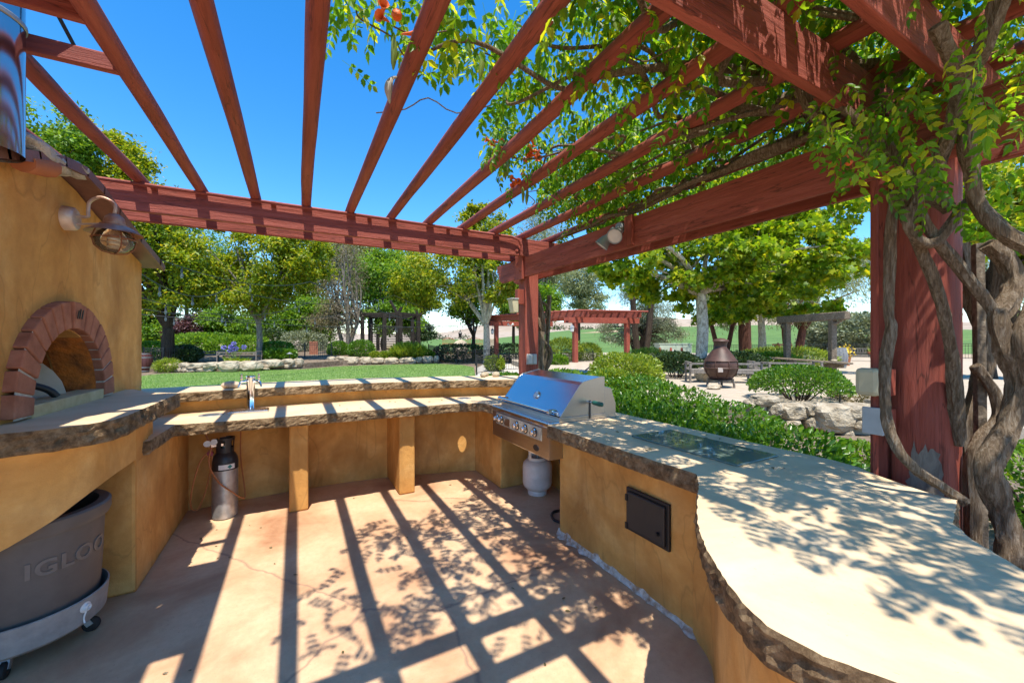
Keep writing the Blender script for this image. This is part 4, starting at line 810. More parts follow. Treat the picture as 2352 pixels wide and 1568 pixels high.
# stones on the ledge
def pebble(name, c, r, seed, label, amp=0.10, mat='cobble'):
    return lump(MB(), c, r, seed, amp).build(name, mat, None, smooth=True, label=label, cat='stone')
p = onZ(528, 893, ZL); pebble('cobblestone', (p.x, p.y + 0.08, ZL + 0.033), (0.085, 0.06, 0.038), 1.2, 'oval brown cobblestone on the bar ledge near the tap tower')
pebble('cobblestone', (2.155, 4.78, ZL + 0.030), (0.040, 0.045, 0.033), 3.3, 'small pale round stone on the ledge by the corner post, beside two flatter ones', mat='boulder')
pebble('cobblestone', (2.24, 4.90, ZL + 0.030), (0.052, 0.045, 0.033), 4.1, 'middle pale stone of three on the ledge by the corner post', mat='boulder')
pebble('cobblestone', (2.335, 4.77, ZL + 0.032), (0.055, 0.045, 0.036), 6.4, 'largest pale stone of three on the ledge, closest to the corner post', mat='boulder')

# ------------------------------------------------------------------ gas grill
GY0, GY1 = 2.672, 3.715
gr = thing('gas_grill', 'large stainless steel built in gas grill with closed hood', 'grill', (2.15, 3.2, 0.65))
def prism_y(mb, prof, y0, y1, mi=0):
    n = len(prof); return mb.add([(p[0], y0, p[1]) for p in prof] + [(p[0], y1, p[1]) for p in prof], [tuple(range(n)), tuple(range(2 * n - 1, n - 1, -1))] + [(i, (i + 1) % n, (i + 1) % n + n, i + n) for i in range(n)], mi)
HP = [(1.895, 0.985), (2.10, 1.235), (2.135, 1.255), (2.33, 1.293), (2.36, 1.29), (2.36, 0.985)]
mb = MB(); n = len(HP)
mb.add([(p[0], GY0 + 0.004, p[1]) for p in HP] + [(p[0], GY1 - 0.004, p[1]) for p in HP], [(i, (i + 1) % n, (i + 1) % n + n, i + n) for i in range(n - 1)])
hood = mb.build('hood', 'steel', gr, bevel=0.006)
for y0, y1 in ((GY0, GY0 + 0.004), (GY1 - 0.004, GY1)):
    side = prism_y(MB(), [(1.888, 0.978), (2.097, 1.238), (2.132, 1.260), (2.33, 1.298), (2.365, 1.294), (2.365, 0.978)], y0, y1).build('hood_side', 'steel_panel', hood, bevel=0.002)
prism_y(MB(), [(2.366, ZC + 0.002), (2.366, 1.21), (2.44, 1.19), (2.495, 1.05), (2.495, ZC + 0.002)], GY0 + 0.002, GY1 - 0.002).build('rear_housing', 'steel_panel', gr, bevel=0.003)
MB().bb((1.885, GY0, ZC + 0.002), (2.366, GY1, 0.977)).build('hood_base', 'steel_panel', gr, bevel=0.003)
MB().bb((1.80, GY0 - 0.0, 0.64), (2.49, GY1, ZC + 0.001)).build('fire_box', 'steel_panel', gr, bevel=0.004)
MB().bb((1.775, GY0 - 0.0, 0.902), (1.90, GY1, 0.945)).build('front_rail', 'steel', gr, bevel=0.010)
MB().bb((1.785, GY0 + 0.0, 0.645), (1.803, GY1, 0.90)).build('front_panel', 'steel_panel', gr, bevel=0.003)
cpn = MB().bb((1.778, GY0 + 0.11, 0.775), (1.788, GY1 - 0.09, 0.885)).build('control_panel', 'oven_plate', gr, bevel=0.002)
Rk = Matrix.Rotation(RAD(-90), 3, 'Y')
for y in (3.59, 3.50, 3.19, 3.035, 2.88):
    kb = MB().lathe([(0.033, 0.0), (0.033, 0.006), (0.024, 0.010), (0.022, 0.036), (0.017, 0.042), (0.0, 0.043)], (1.778, y, 0.83), 10, Rk).build('knob', 'chrome', gr)
    MB().lathe([(0.040, 0.0), (0.040, 0.004), (0.0, 0.0045)], (1.7785, y, 0.83), 20, Rk).build('bezel', 'black_plastic', kb)
    MB().bb((1.733, y - 0.005, 0.815), (1.742, y + 0.005, 0.852)).build('grip', 'chrome', kb)
MB().bb((1.77, 3.32, 0.79), (1.781, 3.43, 0.865)).build('igniter_plate', 'steel_panel', gr, bevel=0.003)
MB().lathe([(0.0, 0.004), (0.034, 0.004), (0.036, 0.0)], (1.785, 2.87, 0.70), 24, Rk @ Matrix.Diagonal((0.75, 1.25, 1))).build('badge', 'black_plastic', gr)
MB().bb((1.79, GY0 + 0.02, 0.640), (1.82, GY1 - 0.02, 0.655)).build('drip_edge', 'chrome', gr, bevel=0.003)
hb = MB().tube([(1.835, 2.755, 1.02), (1.835, 3.65, 1.02)], 0.0165, 14).build('handle', 'chrome', hood, smooth=True)
for y in (2.77, 3.635): MB().tube([(1.835, y, 1.02), (1.915, y, 1.012)], 0.019, 12).build('handle_mount', 'chrome', hood, smooth=True)
for y in (2.752, 3.653): MB().lathe([(0.0, -0.02), (0.018, -0.018), (0.022, -0.008), (0.022, 0.014), (0.017, 0.02), (0.0, 0.02)], (1.835, y, 1.02), 14, Matrix.Rotation(RAD(90), 3, 'X')).build('handle_end', 'chrome', hood, smooth=True)
nh = Vector((-0.25, 0, 0.205)).normalized(); th = Vector((1.985, 3.175, 1.098)) 
MB().lathe([(0.0, 0.012), (0.030, 0.011), (0.036, 0.013), (0.040, 0.008), (0.041, -0.005)], th, 28, nh.to_track_quat('Z', 'Y').to_matrix()).build('thermometer', 'chrome', hood, smooth=True)
MB().lathe([(0.0, 0.0135), (0.029, 0.0128)], th, 24, nh.to_track_quat('Z', 'Y').to_matrix()).build('dial', 'label_white', hood)
MB().bb((2.19, GY0 - 0.0035, 0.945), (2.208, GY0 - 0.0005, 1.10)).build('spit_slot', 'black_plastic', gr)
MB().tube([(2.20, GY0 + 0.02, 1.085), (2.20, GY0 - 0.05, 1.085)], 0.008, 8).build('spit_rod', 'chrome', gr, smooth=True)
MB().tube([(2.20, GY0 - 0.035, 1.085), (2.20, GY0 - 0.05, 1.085), (2.20, GY0 - 0.13, 1.083), (2.20, GY0 - 0.155, 1.083), (2.20, GY0 - 0.165, 1.083)], [0.010, 0.017, 0.021, 0.018, 0.006], 14).build('spit_handle', 'green_handle', gr, smooth=True)

# propane tank and hose
pt_ = thing('propane_tank', 'white propane tank standing in the recess under the grill', 'propane tank', (2.235, 3.56, 0))
PX, PY = 2.24, 3.575
MB().lathe([(0.100, 0.0), (0.104, 0.03), (0.098, 0.045), (0.12, 0.06), (0.145, 0.085), (0.155, 0.12), (0.155, 0.20), (0.1565, 0.204), (0.155, 0.208), (0.155, 0.29), (0.147, 0.325), (0.12, 0.352), (0.07, 0.368), (0.025, 0.372), (0.0, 0.372)], (PX, PY, 0), 40).build('tank', 'white_tank', pt_, smooth=True)
mb = MB(); a_ = math.atan2(-PY, -PX)
mb.lathe([(0.100, 0.350), (0.103, 0.39)], (PX, PY, 0), 36)
for a0, a1 in ((a_ - 1.1, a_ - 0.65), (a_ + 0.65, a_ + 1.1), (a_ + 1.9, a_ + 4.3)): mb.lathe([(0.103, 0.389), (0.105, 0.465)], (PX, PY, 0), 8, None, 0, a0, a1)
mb.lathe([(0.105, 0.440), (0.106, 0.472)], (PX, PY, 0), 30, None, 0, a_ - 1.1, a_ + 4.3)
mb.build('collar', 'white_tank', pt_, smooth=True)
MB().lathe([(0.0, 0.46), (0.028, 0.46), (0.028, 0.44), (0.014, 0.436), (0.018, 0.372)], (PX, PY, 0), 14).build('valve', 'galvanised', pt_, smooth=True)
MB().tube(spline([(PX + 0.12, PY - 0.07, 0.56), (PX + 0.14, PY - 0.20, 0.40), (PX + 0.12, PY - 0.33, 0.15), (PX + 0.03, PY - 0.47, 0.018), (PX - 0.14, PY - 0.50, 0.014), (PX - 0.22, PY - 0.62, 0.014), (PX - 0.18, PY - 0.74, 0.014), (PX - 0.10, PY - 0.84, 0.016)], 7), 0.0125, 8).build('gas_hose', 'black_plastic', None, smooth=True, label='black rubber gas hose curling on the floor under the grill', cat='hose')

# floodlights on the right beam
fx = thing('floodlight', 'twin galvanised spotlight fixture mounted on the red side beam', 'floodlight', (2.67, 2.78, 2.62))
MB().bb((2.64, 2.63, 2.47), (2.674, 2.72, 2.74)).build('mounting_block', 'red_wood_z', fx, bevel=0.004)
MB().lathe([(0.0, 0.03), (0.05, 0.028), (0.056, 0.0)], (2.674, 2.80, 2.66), 20, Rk).build('base_plate', 'galvanised', fx, smooth=True)
for a, d in (((2.63, 2.86, 2.645), Vector((-0.30, 0.32, -0.55))), ((2.62, 2.76, 2.63), Vector((-0.55, -0.30, -0.42)))):
    a = Vector(a); d.normalize(); R = d.to_track_quat('Z', 'Y').to_matrix()
    s_ = MB().lathe([(0.0, -0.03), (0.024, -0.03), (0.030, -0.01), (0.030, 0.035), (0.024, 0.04), (0.030, 0.06), (0.050, 0.10), (0.068, 0.165), (0.071, 0.17), (0.068, 0.172), (0.064, 0.165), (0.045, 0.10)], a, 24, R).build('lamp_head', 'galvanised', fx, smooth=True)
    MB().lathe([(0.066, 0.160), (0.05, 0.168), (0.0, 0.172)], a, 24, R).build('lens', 'white_tank', s_, smooth=True)
    MB().tube([(2.672, 2.80, 2.66), a - d * 0.02], 0.013, 8).build('knuckle', 'galvanised', s_, smooth=True)

# lantern and boxes on the corner post
ln = thing('post_lantern', 'cream box lantern mounted on the corner post of the pergola', 'lantern', (2.60, 4.62, 2.0))
MB().bb((2.600, 4.64, 2.10), (2.714, 4.72, 2.30)).build('backplate', 'red_wood_z', ln, bevel=0.004)
prism_y(MB(), [(2.50, 2.16), (2.60, 2.16), (2.60, 1.985), (2.53, 1.985)], 4.62, 4.74).build('housing', 'cream_plastic', ln, bevel=0.008)
MB().bb((2.49, 4.61, 2.16), (2.604, 4.75, 2.175)).build('cap', 'grey_plastic', ln, bevel=0.004)
ob = thing('outlet_box', 'grey weatherproof outlet box on the corner post above the grill', 'outlet box', (2.78, 4.60, 1.3))
MB().bb((2.70, 4.575, 1.29), (2.86, 4.628, 1.43)).build('box', 'grey_plastic', ob, bevel=0.006)
MB().bb((2.712, 4.560, 1.30), (2.785, 4.577, 1.42)).build('cover', 'galvanised', ob, bevel=0.004)
MB().bb((2.79, 4.560, 1.30), (2.85, 4.577, 1.42)).build('cover', 'galvanised', ob, bevel=0.004)
# boxes on the big post
eb = thing('electric_meter_box', 'cream domed timer cover on a red box fixed to the vine post', 'timer box', (2.56, 0.92, 1.3))
c0 = atD(2008, 880, 2.02)
MB().box((c0.x + 0.045, c0.y - 0.012, c0.z + 0.005), (0.11, 0.08, 0.135)).build('box', 'red_wood_z', eb, bevel=0.004)
MB().box((c0.x - 0.035, c0.y + 0.01, c0.z + 0.008), (0.06, 0.10, 0.14)).build('cover', 'cream_plastic', eb, bevel=0.022)
MB().tube([(c0.x + 0.10, c0.y - 0.02, c0.z), (2.72, 0.89, c0.z)], 0.014, 8).build('fitting', 'red_wood_z', eb, smooth=True)
sb = thing('switch_box', 'red painted switch box with grey lid low on the vine post', 'switch box', (2.56, 0.9, 1.1))
c1 = atD(2020, 967, 2.02)
MB().box((c1.x + 0.015, c1.y - 0.01, c1.z), (0.08, 0.075, 0.13)).build('box', 'red_wood_z', sb, bevel=0.004)
MB().box((c1.x - 0.036, c1.y + 0.012, c1.z + 0.003), (0.022, 0.085, 0.135)).build('lid', 'grey_plastic', sb, bevel=0.004)
MB().tube([(c1.x + 0.05, c1.y - 0.01, c1.z), (2.72, 0.89, c1.z)], 0.014, 8).build('fitting', 'red_wood_z', sb, smooth=True)
# ================================================================== GARDEN: STONE WALLS, FENCES, PLANTS, TREES
ROCKS = []
for sd in range(6):
    bm = bmesh.new(); bmesh.ops.create_icosphere(bm, subdivisions=3, radius=0.5)
    for v in bm.verts:
        c = v.co.normalized(); q = Vector([math.copysign(abs(x) ** 0.62, x) for x in c]) * 0.5
        n_ = mnoise.noise(c * 1.6 + Vector((sd * 5.1, 0, 0))) * 0.20 + mnoise.noise(c * 4 + Vector((sd * 2.3, 3, 0))) * 0.10 + mnoise.noise(c * 9 + Vector((sd, 9, 0))) * 0.05
        v.co = q * (1 + n_)
    me = bpy.data.meshes.new('stone'); bm.to_mesh(me); bm.free(); me.materials.append(MATS['boulder']); ROCKS.append(me)
def stone(parent, c, dims, rz, k):
    o = bpy.data.objects.new('stone', ROCKS[k % 6]); COL.objects.link(o); o.parent = parent
    o.location = Vector(c) - root_off(parent); o.scale = dims; o.rotation_euler = (0, 0, rz); return o
def stone_wall(label, rects, sx, ox, oy, dep, z0=0.0, name='boulder_wall', depth_k=0.8):
    c0 = rects[len(rects) // 2]; u = ox + sx * (c0[0] + c0[1]) / 2
    w = thing(name, label, 'stone wall', tuple(gnd(u, dep(u), z0)))
    for k, (a, b, t, e) in enumerate(rects):
        u = ox + sx * (a + b) / 2; d = dep(u); W = (b - a) * sx * d / FPX * 0.99; Hh = (e - t) * sx * d / FPX * 1.08
        c = atD(u, oy + sx * (t + e) / 2, d); dpt = max(0.4, min(1.1, W * depth_k))
        r = ray(u, 784); rr_ = Vector((r[0], r[1], 0)).normalized()
        stone(w, c + rr_ * (dpt * 0.30 + 0.03 * (k % 3)), (W, dpt, Hh), -YAW + 0.12 * mnoise.noise(Vector((k * 1.3, 0, 0))), k * 7 + 3)
    return w
S1 = [(450, 600, 1015, 1135), (600, 730, 1010, 1080), (720, 935, 1015, 1092), (600, 650, 1075, 1132), (650, 735, 1078, 1132), (705, 850, 1088, 1138), (850, 940, 1080, 1132), (935, 1150, 1005, 1092), (940, 1080, 1085, 1130), (1150, 1430, 992, 1122), (1410, 1690, 990, 1120), (1685, 1970, 970, 1084), (1690, 1800, 1078, 1105), (1970, 2140, 960, 1040), (1965, 2080, 1035, 1085), (2140, 2265, 955, 1055), (2080, 2165, 1032, 1078), (2200, 2265, 1030, 1062)]
dS1 = lambda u: 21.0 + max(0, (u - 560)) * 0.022
stone_wall('pale boulder retaining wall at the lawn edge in front of the wooden benches', S1, 0.1709, 310, 660.4, dS1)
S2 = [(365, 475, 930, 1003), (480, 610, 925, 975), (470, 545, 965, 1020), (535, 810, 935, 1035), (805, 970, 935, 1030), (965, 1130, 945, 1025), (1130, 1325, 945, 1028), (1325, 1570, 940, 1028), (1555, 1640, 930, 1012), (1640, 1800, 925, 1008), (1800, 1870, 915, 1005), (900, 960, 1010, 1040)]
dS2 = lambda u: 27.0 + (u - 750) * 0.011
stone_wall('pale boulder wall at the lawn edge below the round clipped hedges', S2, 0.1709, 689, 660.4, dS2)
S3 = [(475, 645, 1155, 1225), (545, 665, 1200, 1300), (645, 835, 1215, 1325), (865, 1140, 1220, 1395), (1105, 1300, 1215, 1330), (1290, 1400, 1185, 1255), (1140, 1275, 1318, 1385), (1040, 1145, 1388, 1475), (805, 890, 1212, 1295), (1270, 1420, 1250, 1350), (820, 900, 1300, 1380), (1400, 1560, 1190, 1330), (1540, 1700, 1200, 1340), (640, 800, 1320, 1420), (430, 560, 1190, 1290)]
stone_wall('low stacked sandstone wall holding up the gravel patio behind the hedge', S3, 0.3341, 1568.8, 523.1, lambda u: 7.1 - (u - 1800) * 0.0012)

# iron fences -----------------------------------------------------------------
def fence(label, pts, h=1.05, step=0.115, post_step=2.4, z=None):
    f = thing('iron_fence', label, 'fence', tuple(pts[0]))
    pk = MB().bb((-0.008, -0.008, 0.08), (0.008, 0.008, h - 0.02)).build('picket', 'black_iron', None); pm_ = pk.data
    po = MB().bb((-0.03, -0.03, 0), (0.03, 0.03, h + 0.05)).build('post', 'black_iron', None).data
    bpy.data.objects.remove(pk)
    def put(me, nm, p):
        o = bpy.data.objects.new(nm, me); COL.objects.link(o); o.parent = f; o.location = p - f.location; return o
    for ob in [o for o in bpy.data.objects if o.data is po]: bpy.data.objects.remove(ob)
    cnt = 0
    for a, b in zip(pts[:-1], pts[1:]):
        L = (b - a).length; n = max(1, int(L / step))
        for k in range(n):
            if cnt < 300: put(pm_, 'picket', a.lerp(b, (k + 0.5) / n)); cnt += 1
        m = max(1, round(L / post_step))
        for k in range(m): put(po, 'post', a.lerp(b, k / m))
        for zz in (h - 0.03, h - 0.16, 0.10):
            MB().bar(a + Vector((0, 0, zz)), b + Vector((0, 0, zz)), 0.025, 0.03).build('rail', 'black_iron', f)
    put(po, 'post', pts[-1]); return f
fence('black iron fence with corner post in front of the far red pergola', [gnd(1362, 27), gnd(1272, 23.6), gnd(1145, 21.2), gnd(1095, 19.0)], 0.92)
fence('black iron fence running behind the lawn beside the boulder wall', [gnd(984, 33.5, 0.3), gnd(1008, 30.5, 0.15), gnd(1050, 28.5), gnd(1092, 27.0), gnd(1170, 29)], 1.05)
fence('black iron gate fence between the two boulder walls', [gnd(662, 29, 0.35), gnd(700, 28, 0.35), gnd(762, 28.5, 0.35)], 1.15, 0.13)
fence('black iron fence by the dark red barrel beside the oven', [gnd(330, 22.5, 0.2), gnd(375, 22.0, 0.2), gnd(420, 23.0, 0.2)], 1.05, 0.12)
fence('long low black iron fence along the vineyard behind the grey bench', [gnd(1490, 37, 0.15), gnd(1640, 35, 0.15), gnd(1780, 33.5, 0.2), gnd(1900, 32, 0.3), gnd(2060, 30, 0.3)], 1.15, 0.13, 3)
fence('black iron fence seen behind the thick vine trunk', [gnd(2200, 29, 0.3), gnd(2420, 26, 0.3)], 1.15, 0.14, 3)

# shrubs ------------------------------------------------------------------------
def shrub(name, label, c, r, n, ls, mat, tmpl=OVAL, seed=0, cat='bush', boxy=2.0, bottom=-0.9, stems=9, hang=0.0, wob=0.12, group=None, stem_mat='dark_bark'):
    rng = np.random.default_rng(seed + 100); c = Vector(c); t = thing(name, label, cat, (c.x, c.y, c.z), group=group)
    d = rnd_unit(rng, n * 2); d = d[d[:, 2] > bottom][:n]; n = len(d)
    q = (np.abs(d) ** boxy).sum(axis=1) ** (-1.0 / boxy); w = np.array([1 + wob * (mnoise.noise(Vector(x * 2.2) + Vector((seed, 0, 0))) + 0.6 * mnoise.noise(Vector(x * 5.5) + Vector((seed, 4, 0)))) for x in d])
    rad = q * w * (1 - 0.35 * rng.random(n) ** 2.2) ; P = d * rad[:, None] * np.array(r) + np.array((c.x, c.y, c.z + r[2]))
    P[:, 2] = np.maximum(P[:, 2], c.z + 0.02)
    D = d + rnd_unit(rng, n) * 0.9 + np.array((0, 0, 0.35 - hang)); U = d + rnd_unit(rng, n) * 0.8 + np.array((0, 0, 0.4))
    scatter('foliage', tmpl, P, D, U, ls * (0.6 + 0.8 * rng.random(n)), mat, t)
    if stems:
        mb = MB()
        for k in range(stems):
            a = 2 * math.pi * k / stems + 0.3 * rng.normal(); e = Vector((math.cos(a) * r[0] * (0.35 + 0.4 * rng.random()), math.sin(a) * r[1] * (0.35 + 0.4 * rng.random()), r[2] * (0.9 + 0.7 * rng.random())))
            b = Vector((math.cos(a) * r[0] * 0.12, math.sin(a) * r[1] * 0.12, -0.03)); mb.tube([c + b, c + b.lerp(e, 0.5) + Vector((0, 0, 0.1 * r[2])), c + e], [0.03 * r[2] + 0.006, 0.02 * r[2] + 0.004, 0.004], 5)
        mb.build('stems', stem_mat, t, smooth=True, kind='stuff')
    return t
def ppx(u, y1, d, z0): return gnd(u, d, z0)
# near hedge behind the grill counter: row of glossy shrubs
hp = [(3.7, 2.35, 0.62, 0.34), (4.35, 2.15, 0.66, 0.40), (5.1, 2.75, 0.72, 0.50), (4.5, 3.2, 0.70, 0.50), (5.55, 3.75, 0.74, 0.62), (4.75, 4.2, 0.72, 0.56), (5.9, 4.9, 0.76, 0.72), (5.0, 5.3, 0.74, 0.62), (6.2, 6.0, 0.78, 0.78), (5.2, 6.6, 0.76, 0.66), (6.35, 7.2, 0.8, 0.80)]
hl = ['lowest glossy green shrub against the grill counter beside the vine post', 'low glossy shrub in front of the stacked sandstone wall', 'glossy green shrub at the near outer corner of the hedge', 'glossy green shrub in the inner row of the hedge, nearest the glass board', 'rounded glossy shrub in the outer row of the hedge, third from its low end', 'glossy shrub in the inner row of the hedge across from the glass board', 'broad glossy shrub in the outer hedge row facing the chiminea', 'glossy shrub in the inner hedge row just behind the grill', 'tall glossy shrub in the outer hedge row close to the round lime bush', 'glossy shrub ending the inner hedge row behind the grill hood', 'glossy shrub ending the outer hedge row at the round lime bush']
for k, (x, y, rr_, hh) in enumerate(hp): shrub('hedge_shrub', hl[k], (x, y, -0.02), (rr_, rr_, hh * 0.56), 2600, 0.062, 'hedge_leaf' if k != 6 else 'hedge_leaf', seed=k, boxy=2.6, stems=8, group='glossy hedge shrubs behind the grill')
sh = lambda name, label, u, d, z0, wpx, hpx, n, ls, mat, **kw: shrub(name, label, gnd(u, d, z0), (wpx * d / FPX / 2, wpx * d / FPX / 2, hpx * d / FPX / 2), n, ls, mat, **kw)
sh('clipped_bush', 'large rounded lime green bush behind the grill', 1437, 11.5, 0.0, 152, 98, 9000, 0.075, 'lime_leaf', seed=21, boxy=2.5)
sh('clipped_bush', 'lime bush lobe spreading low in front of the large round lime bush', 1400, 9.3, 0.0, 120, 92, 5000, 0.07, 'lime_leaf', seed=22)
sh('juniper_bush', 'feathery yellow green juniper behind the far end of the lime bush', 1490, 18, 0.1, 110, 58, 4000, 0.16, 'lime_leaf', tmpl=LANCE, seed=23, stems=0)
sh('dark_shrub', 'dark open shrub with bare lower stems left of the chiminea', 1552, 14.5, 0.15, 110, 66, 4500, 0.09, 'dark_leaf', seed=24, bottom=-0.25, stems=14)
sh('dark_shrub', 'dark shrub close behind the bench on the chiminea side', 1690, 15.5, 0.3, 130, 52, 3800, 0.09, 'dark_leaf', seed=25)
sh('dark_shrub', 'shaded green shrub behind the second bench', 1775, 16.5, 0.3, 120, 46, 3500, 0.09, 'green_leaf', seed=26)
sh('umbrella_shrub', 'dome topped glossy shrub on bare branching stems above the sandstone wall', 1832, 8.9, 0.22, 190, 86, 7000, 0.055, 'hedge_leaf', seed=27, bottom=-0.34, stems=30, wob=0.10)
sh('juniper_bush', 'low feathery golden juniper behind the rustic timber frame', 1800, 19.5, 0.3, 190, 46, 5500, 0.16, 'lime_leaf', tmpl=LANCE, seed=28, stems=0)
sh('grey_bush', 'big silvery grey bush behind the grey slatted bench', 1960, 37, 0.2, 190, 96, 14000, 0.30, 'olive_leaf', tmpl=RHOMB, seed=29, stems=6, wob=0.25)
sh('low_plants', 'patch of low dry plants around the path light', 1985, 8.8, 0.25, 130, 30, 1500, 0.06, 'dry_leaf', seed=30, stems=0)
sh('low_plants', 'low green shrub at the foot of the thick vine trunk', 2400, 3.4, 0.0, 330, 190, 3500, 0.055, 'green_leaf', seed=31, stems=8)
sh('low_plants', 'low leafy plants by the red post, at the foot of the sandstone wall', 2000, 4.7, 0.0, 150, 75, 1600, 0.055, 'green_leaf', seed=32, stems=6)
sh('clipped_bush', 'clipped globe bush inside the corner of the black fence', 1136, 21.5, 0.0, 42, 34, 2200, 0.10, 'lime_leaf', seed=33, boxy=2.6)
sh('ground_cover', 'low bright green ground cover in front of the corner fence', 1160, 14.5, 0.0, 110, 26, 2600, 0.09, 'hedge_leaf', seed=34, stems=0)
sh('ground_cover', 'low leafy ground cover seen just over the grill hood', 1290, 11.5, 0.0, 150, 60, 3500, 0.08, 'green_leaf', seed=35, stems=0)
sh('juniper_bush', 'tall golden rosemary bush between the far pergola posts', 1292, 27, 0.0, 88, 60, 4200, 0.22, 'lime_leaf', tmpl=LANCE, seed=36, stems=0)
sh('juniper_bush', 'golden rosemary bush right of the far pergola post', 1350, 28, 0.0, 60, 46, 2600, 0.22, 'lime_leaf', tmpl=LANCE, seed=37, stems=0)
sh('dark_shrub', 'dark green shrub against the black corner fence under the pergola', 1282, 22.5, 0.0, 44, 34, 2000, 0.11, 'green_leaf', seed=38)
sh('dark_shrub', 'long dark hedge behind the black fence left of the corner post', 1060, 32, 0.0, 110, 38, 4500, 0.13, 'dark_leaf', seed=39, boxy=4)
sh('dark_shrub', 'dark hedge between the corner post and the far pergola post', 1175, 31, 0.0, 90, 40, 3500, 0.13, 'dark_leaf', seed=40, boxy=4)
# left garden
gz = lambda d: 0.30 + 0.5 * min(1, max(0, (d - 22) / 14))
def shl(name, label, u, d, yb, w, h, n, ls, mat, **kw): return sh(name, label, u, d, CAMH - (yb - 784) / FPX * d, w, h, n, ls, mat, **kw)
shl('clipped_bush', 'clipped dark green globe hedge, the one nearer the gate', 777, 31.5, 824, 46, 40, 4200, 0.10, 'hedge_leaf', seed=41, boxy=2.2, wob=0.05)
shl('clipped_bush', 'clipped dark green globe hedge nearer the black timber gazebo', 830, 30.5, 825, 58, 44, 5000, 0.10, 'hedge_leaf', seed=42, boxy=2.2, wob=0.05)
for k, (u, lb) in enumerate(((861, 'small clipped lime globe beside the large globe hedge'), (883, 'small clipped lime globe in the middle of the row of three'), (910, 'small clipped lime globe next to the spiky grasses'))):
    shl('clipped_bush', lb, u, 29.6, 824, 22, 16, 1500, 0.10, 'lime_leaf', seed=43 + k, boxy=2.6, wob=0.05, group='small lime globes on the boulder wall')
shl('spiky_grass', 'tuft of tall pale green spiky grass above the boulder wall', 938, 30.2, 823, 70, 24, 1800, 0.5, 'lime_leaf', tmpl=LANCE, seed=47, stems=0, hang=-1.2)
shl('clipped_bush', 'low green shrub at the end of the boulder wall by the fence', 982, 31, 822, 30, 18, 1200, 0.11, 'green_leaf', seed=48)
shl('clipped_hedge', 'lower tier of a clipped box hedge beside the gate', 645, 25.5, 826, 62, 24, 3800, 0.11, 'hedge_leaf', seed=49, boxy=5, wob=0.04)
shl('clipped_hedge', 'upper tier of the clipped box hedge by the slim tree trunk', 634, 26.6, 824, 70, 38, 4200, 0.11, 'hedge_leaf', seed=50, boxy=3.5, wob=0.05)
shl('dark_shrub', 'dark dense shrub at the end of the boulder wall near the big trunk', 425, 23.5, 832, 62, 38, 3600, 0.12, 'dark_leaf', seed=51)
shl('fern_bush', 'bright yellow green fern spilling over the end of the boulder wall', 385, 21.0, 852, 46, 26, 1800, 0.16, 'lime_leaf', tmpl=LANCE, seed=52, stems=0, hang=0.6)
shl('dark_shrub', 'green hedge behind the fence next to the oven wall', 350, 26, 835, 90, 48, 3600, 0.14, 'green_leaf', seed=53, boxy=3)
for k, (u, d, w, h, mt, lb) in enumerate(((470, 31, 120, 46, 'green_leaf', 'pale leafy hedge behind the big dark trunk'), (545, 32, 120, 40, 'green_leaf', 'leafy hedge behind the wooden benches'), (700, 36, 90, 50, 'olive_leaf', 'grey green shrub behind the gate'), (600, 36, 110, 58, 'dark_leaf', 'dark hedge mass behind the blue flowers'), (945, 37, 34, 24, 'dark_leaf', 'dark round shrub inside the black timber gazebo'))):
    shl('garden_shrub', lb, u, d, 812, w, h, 3200, 0.17, mt, seed=54 + k, boxy=3, stems=0)
# agapanthus with blue heads
ag = thing('agapanthus', 'clump of strappy leaves with blue flower heads by the wooden bench', 'flowers', tuple(onZ(535, 838, 0.30) if False else gnd(541, 22.4, 0.28)))
rng = np.random.default_rng(77); b0 = gnd(541, 22.4, 0.28); n = 160; a = rng.random(n) * 2 * math.pi
scatter('leaves', LANCE, np.tile(np.array(b0), (n, 1)) + rng.normal(size=(n, 3)) * np.array((0.22, 0.12, 0.01)), np.column_stack([np.cos(a), np.sin(a), 0.6 + rng.random(n)]), rnd_unit(rng, n) + np.array((0, 0, 1)), 0.45 + 0.2 * rng.random(n), 'lime_leaf', ag)
for (u, v) in ((537, 789.5), (513.5, 798), (530, 797), (535, 802), (528, 804), (542, 800), (560, 797)):
    h = atD(u, v, 22.4); MB().tube([b0 + Vector((0.1 * rng.normal(), 0, 0)), b0.lerp(h, 0.6) + Vector((0, 0, 0.05)), h], 0.012, 5).build('stalk', 'pod_green', ag)
    d = rnd_unit(rng, 60); scatter('flower_head', RHOMB, np.array(h) + d * 0.05, d, rnd_unit(rng, 60), np.full(60, 0.11), 'flower_blue', ag)

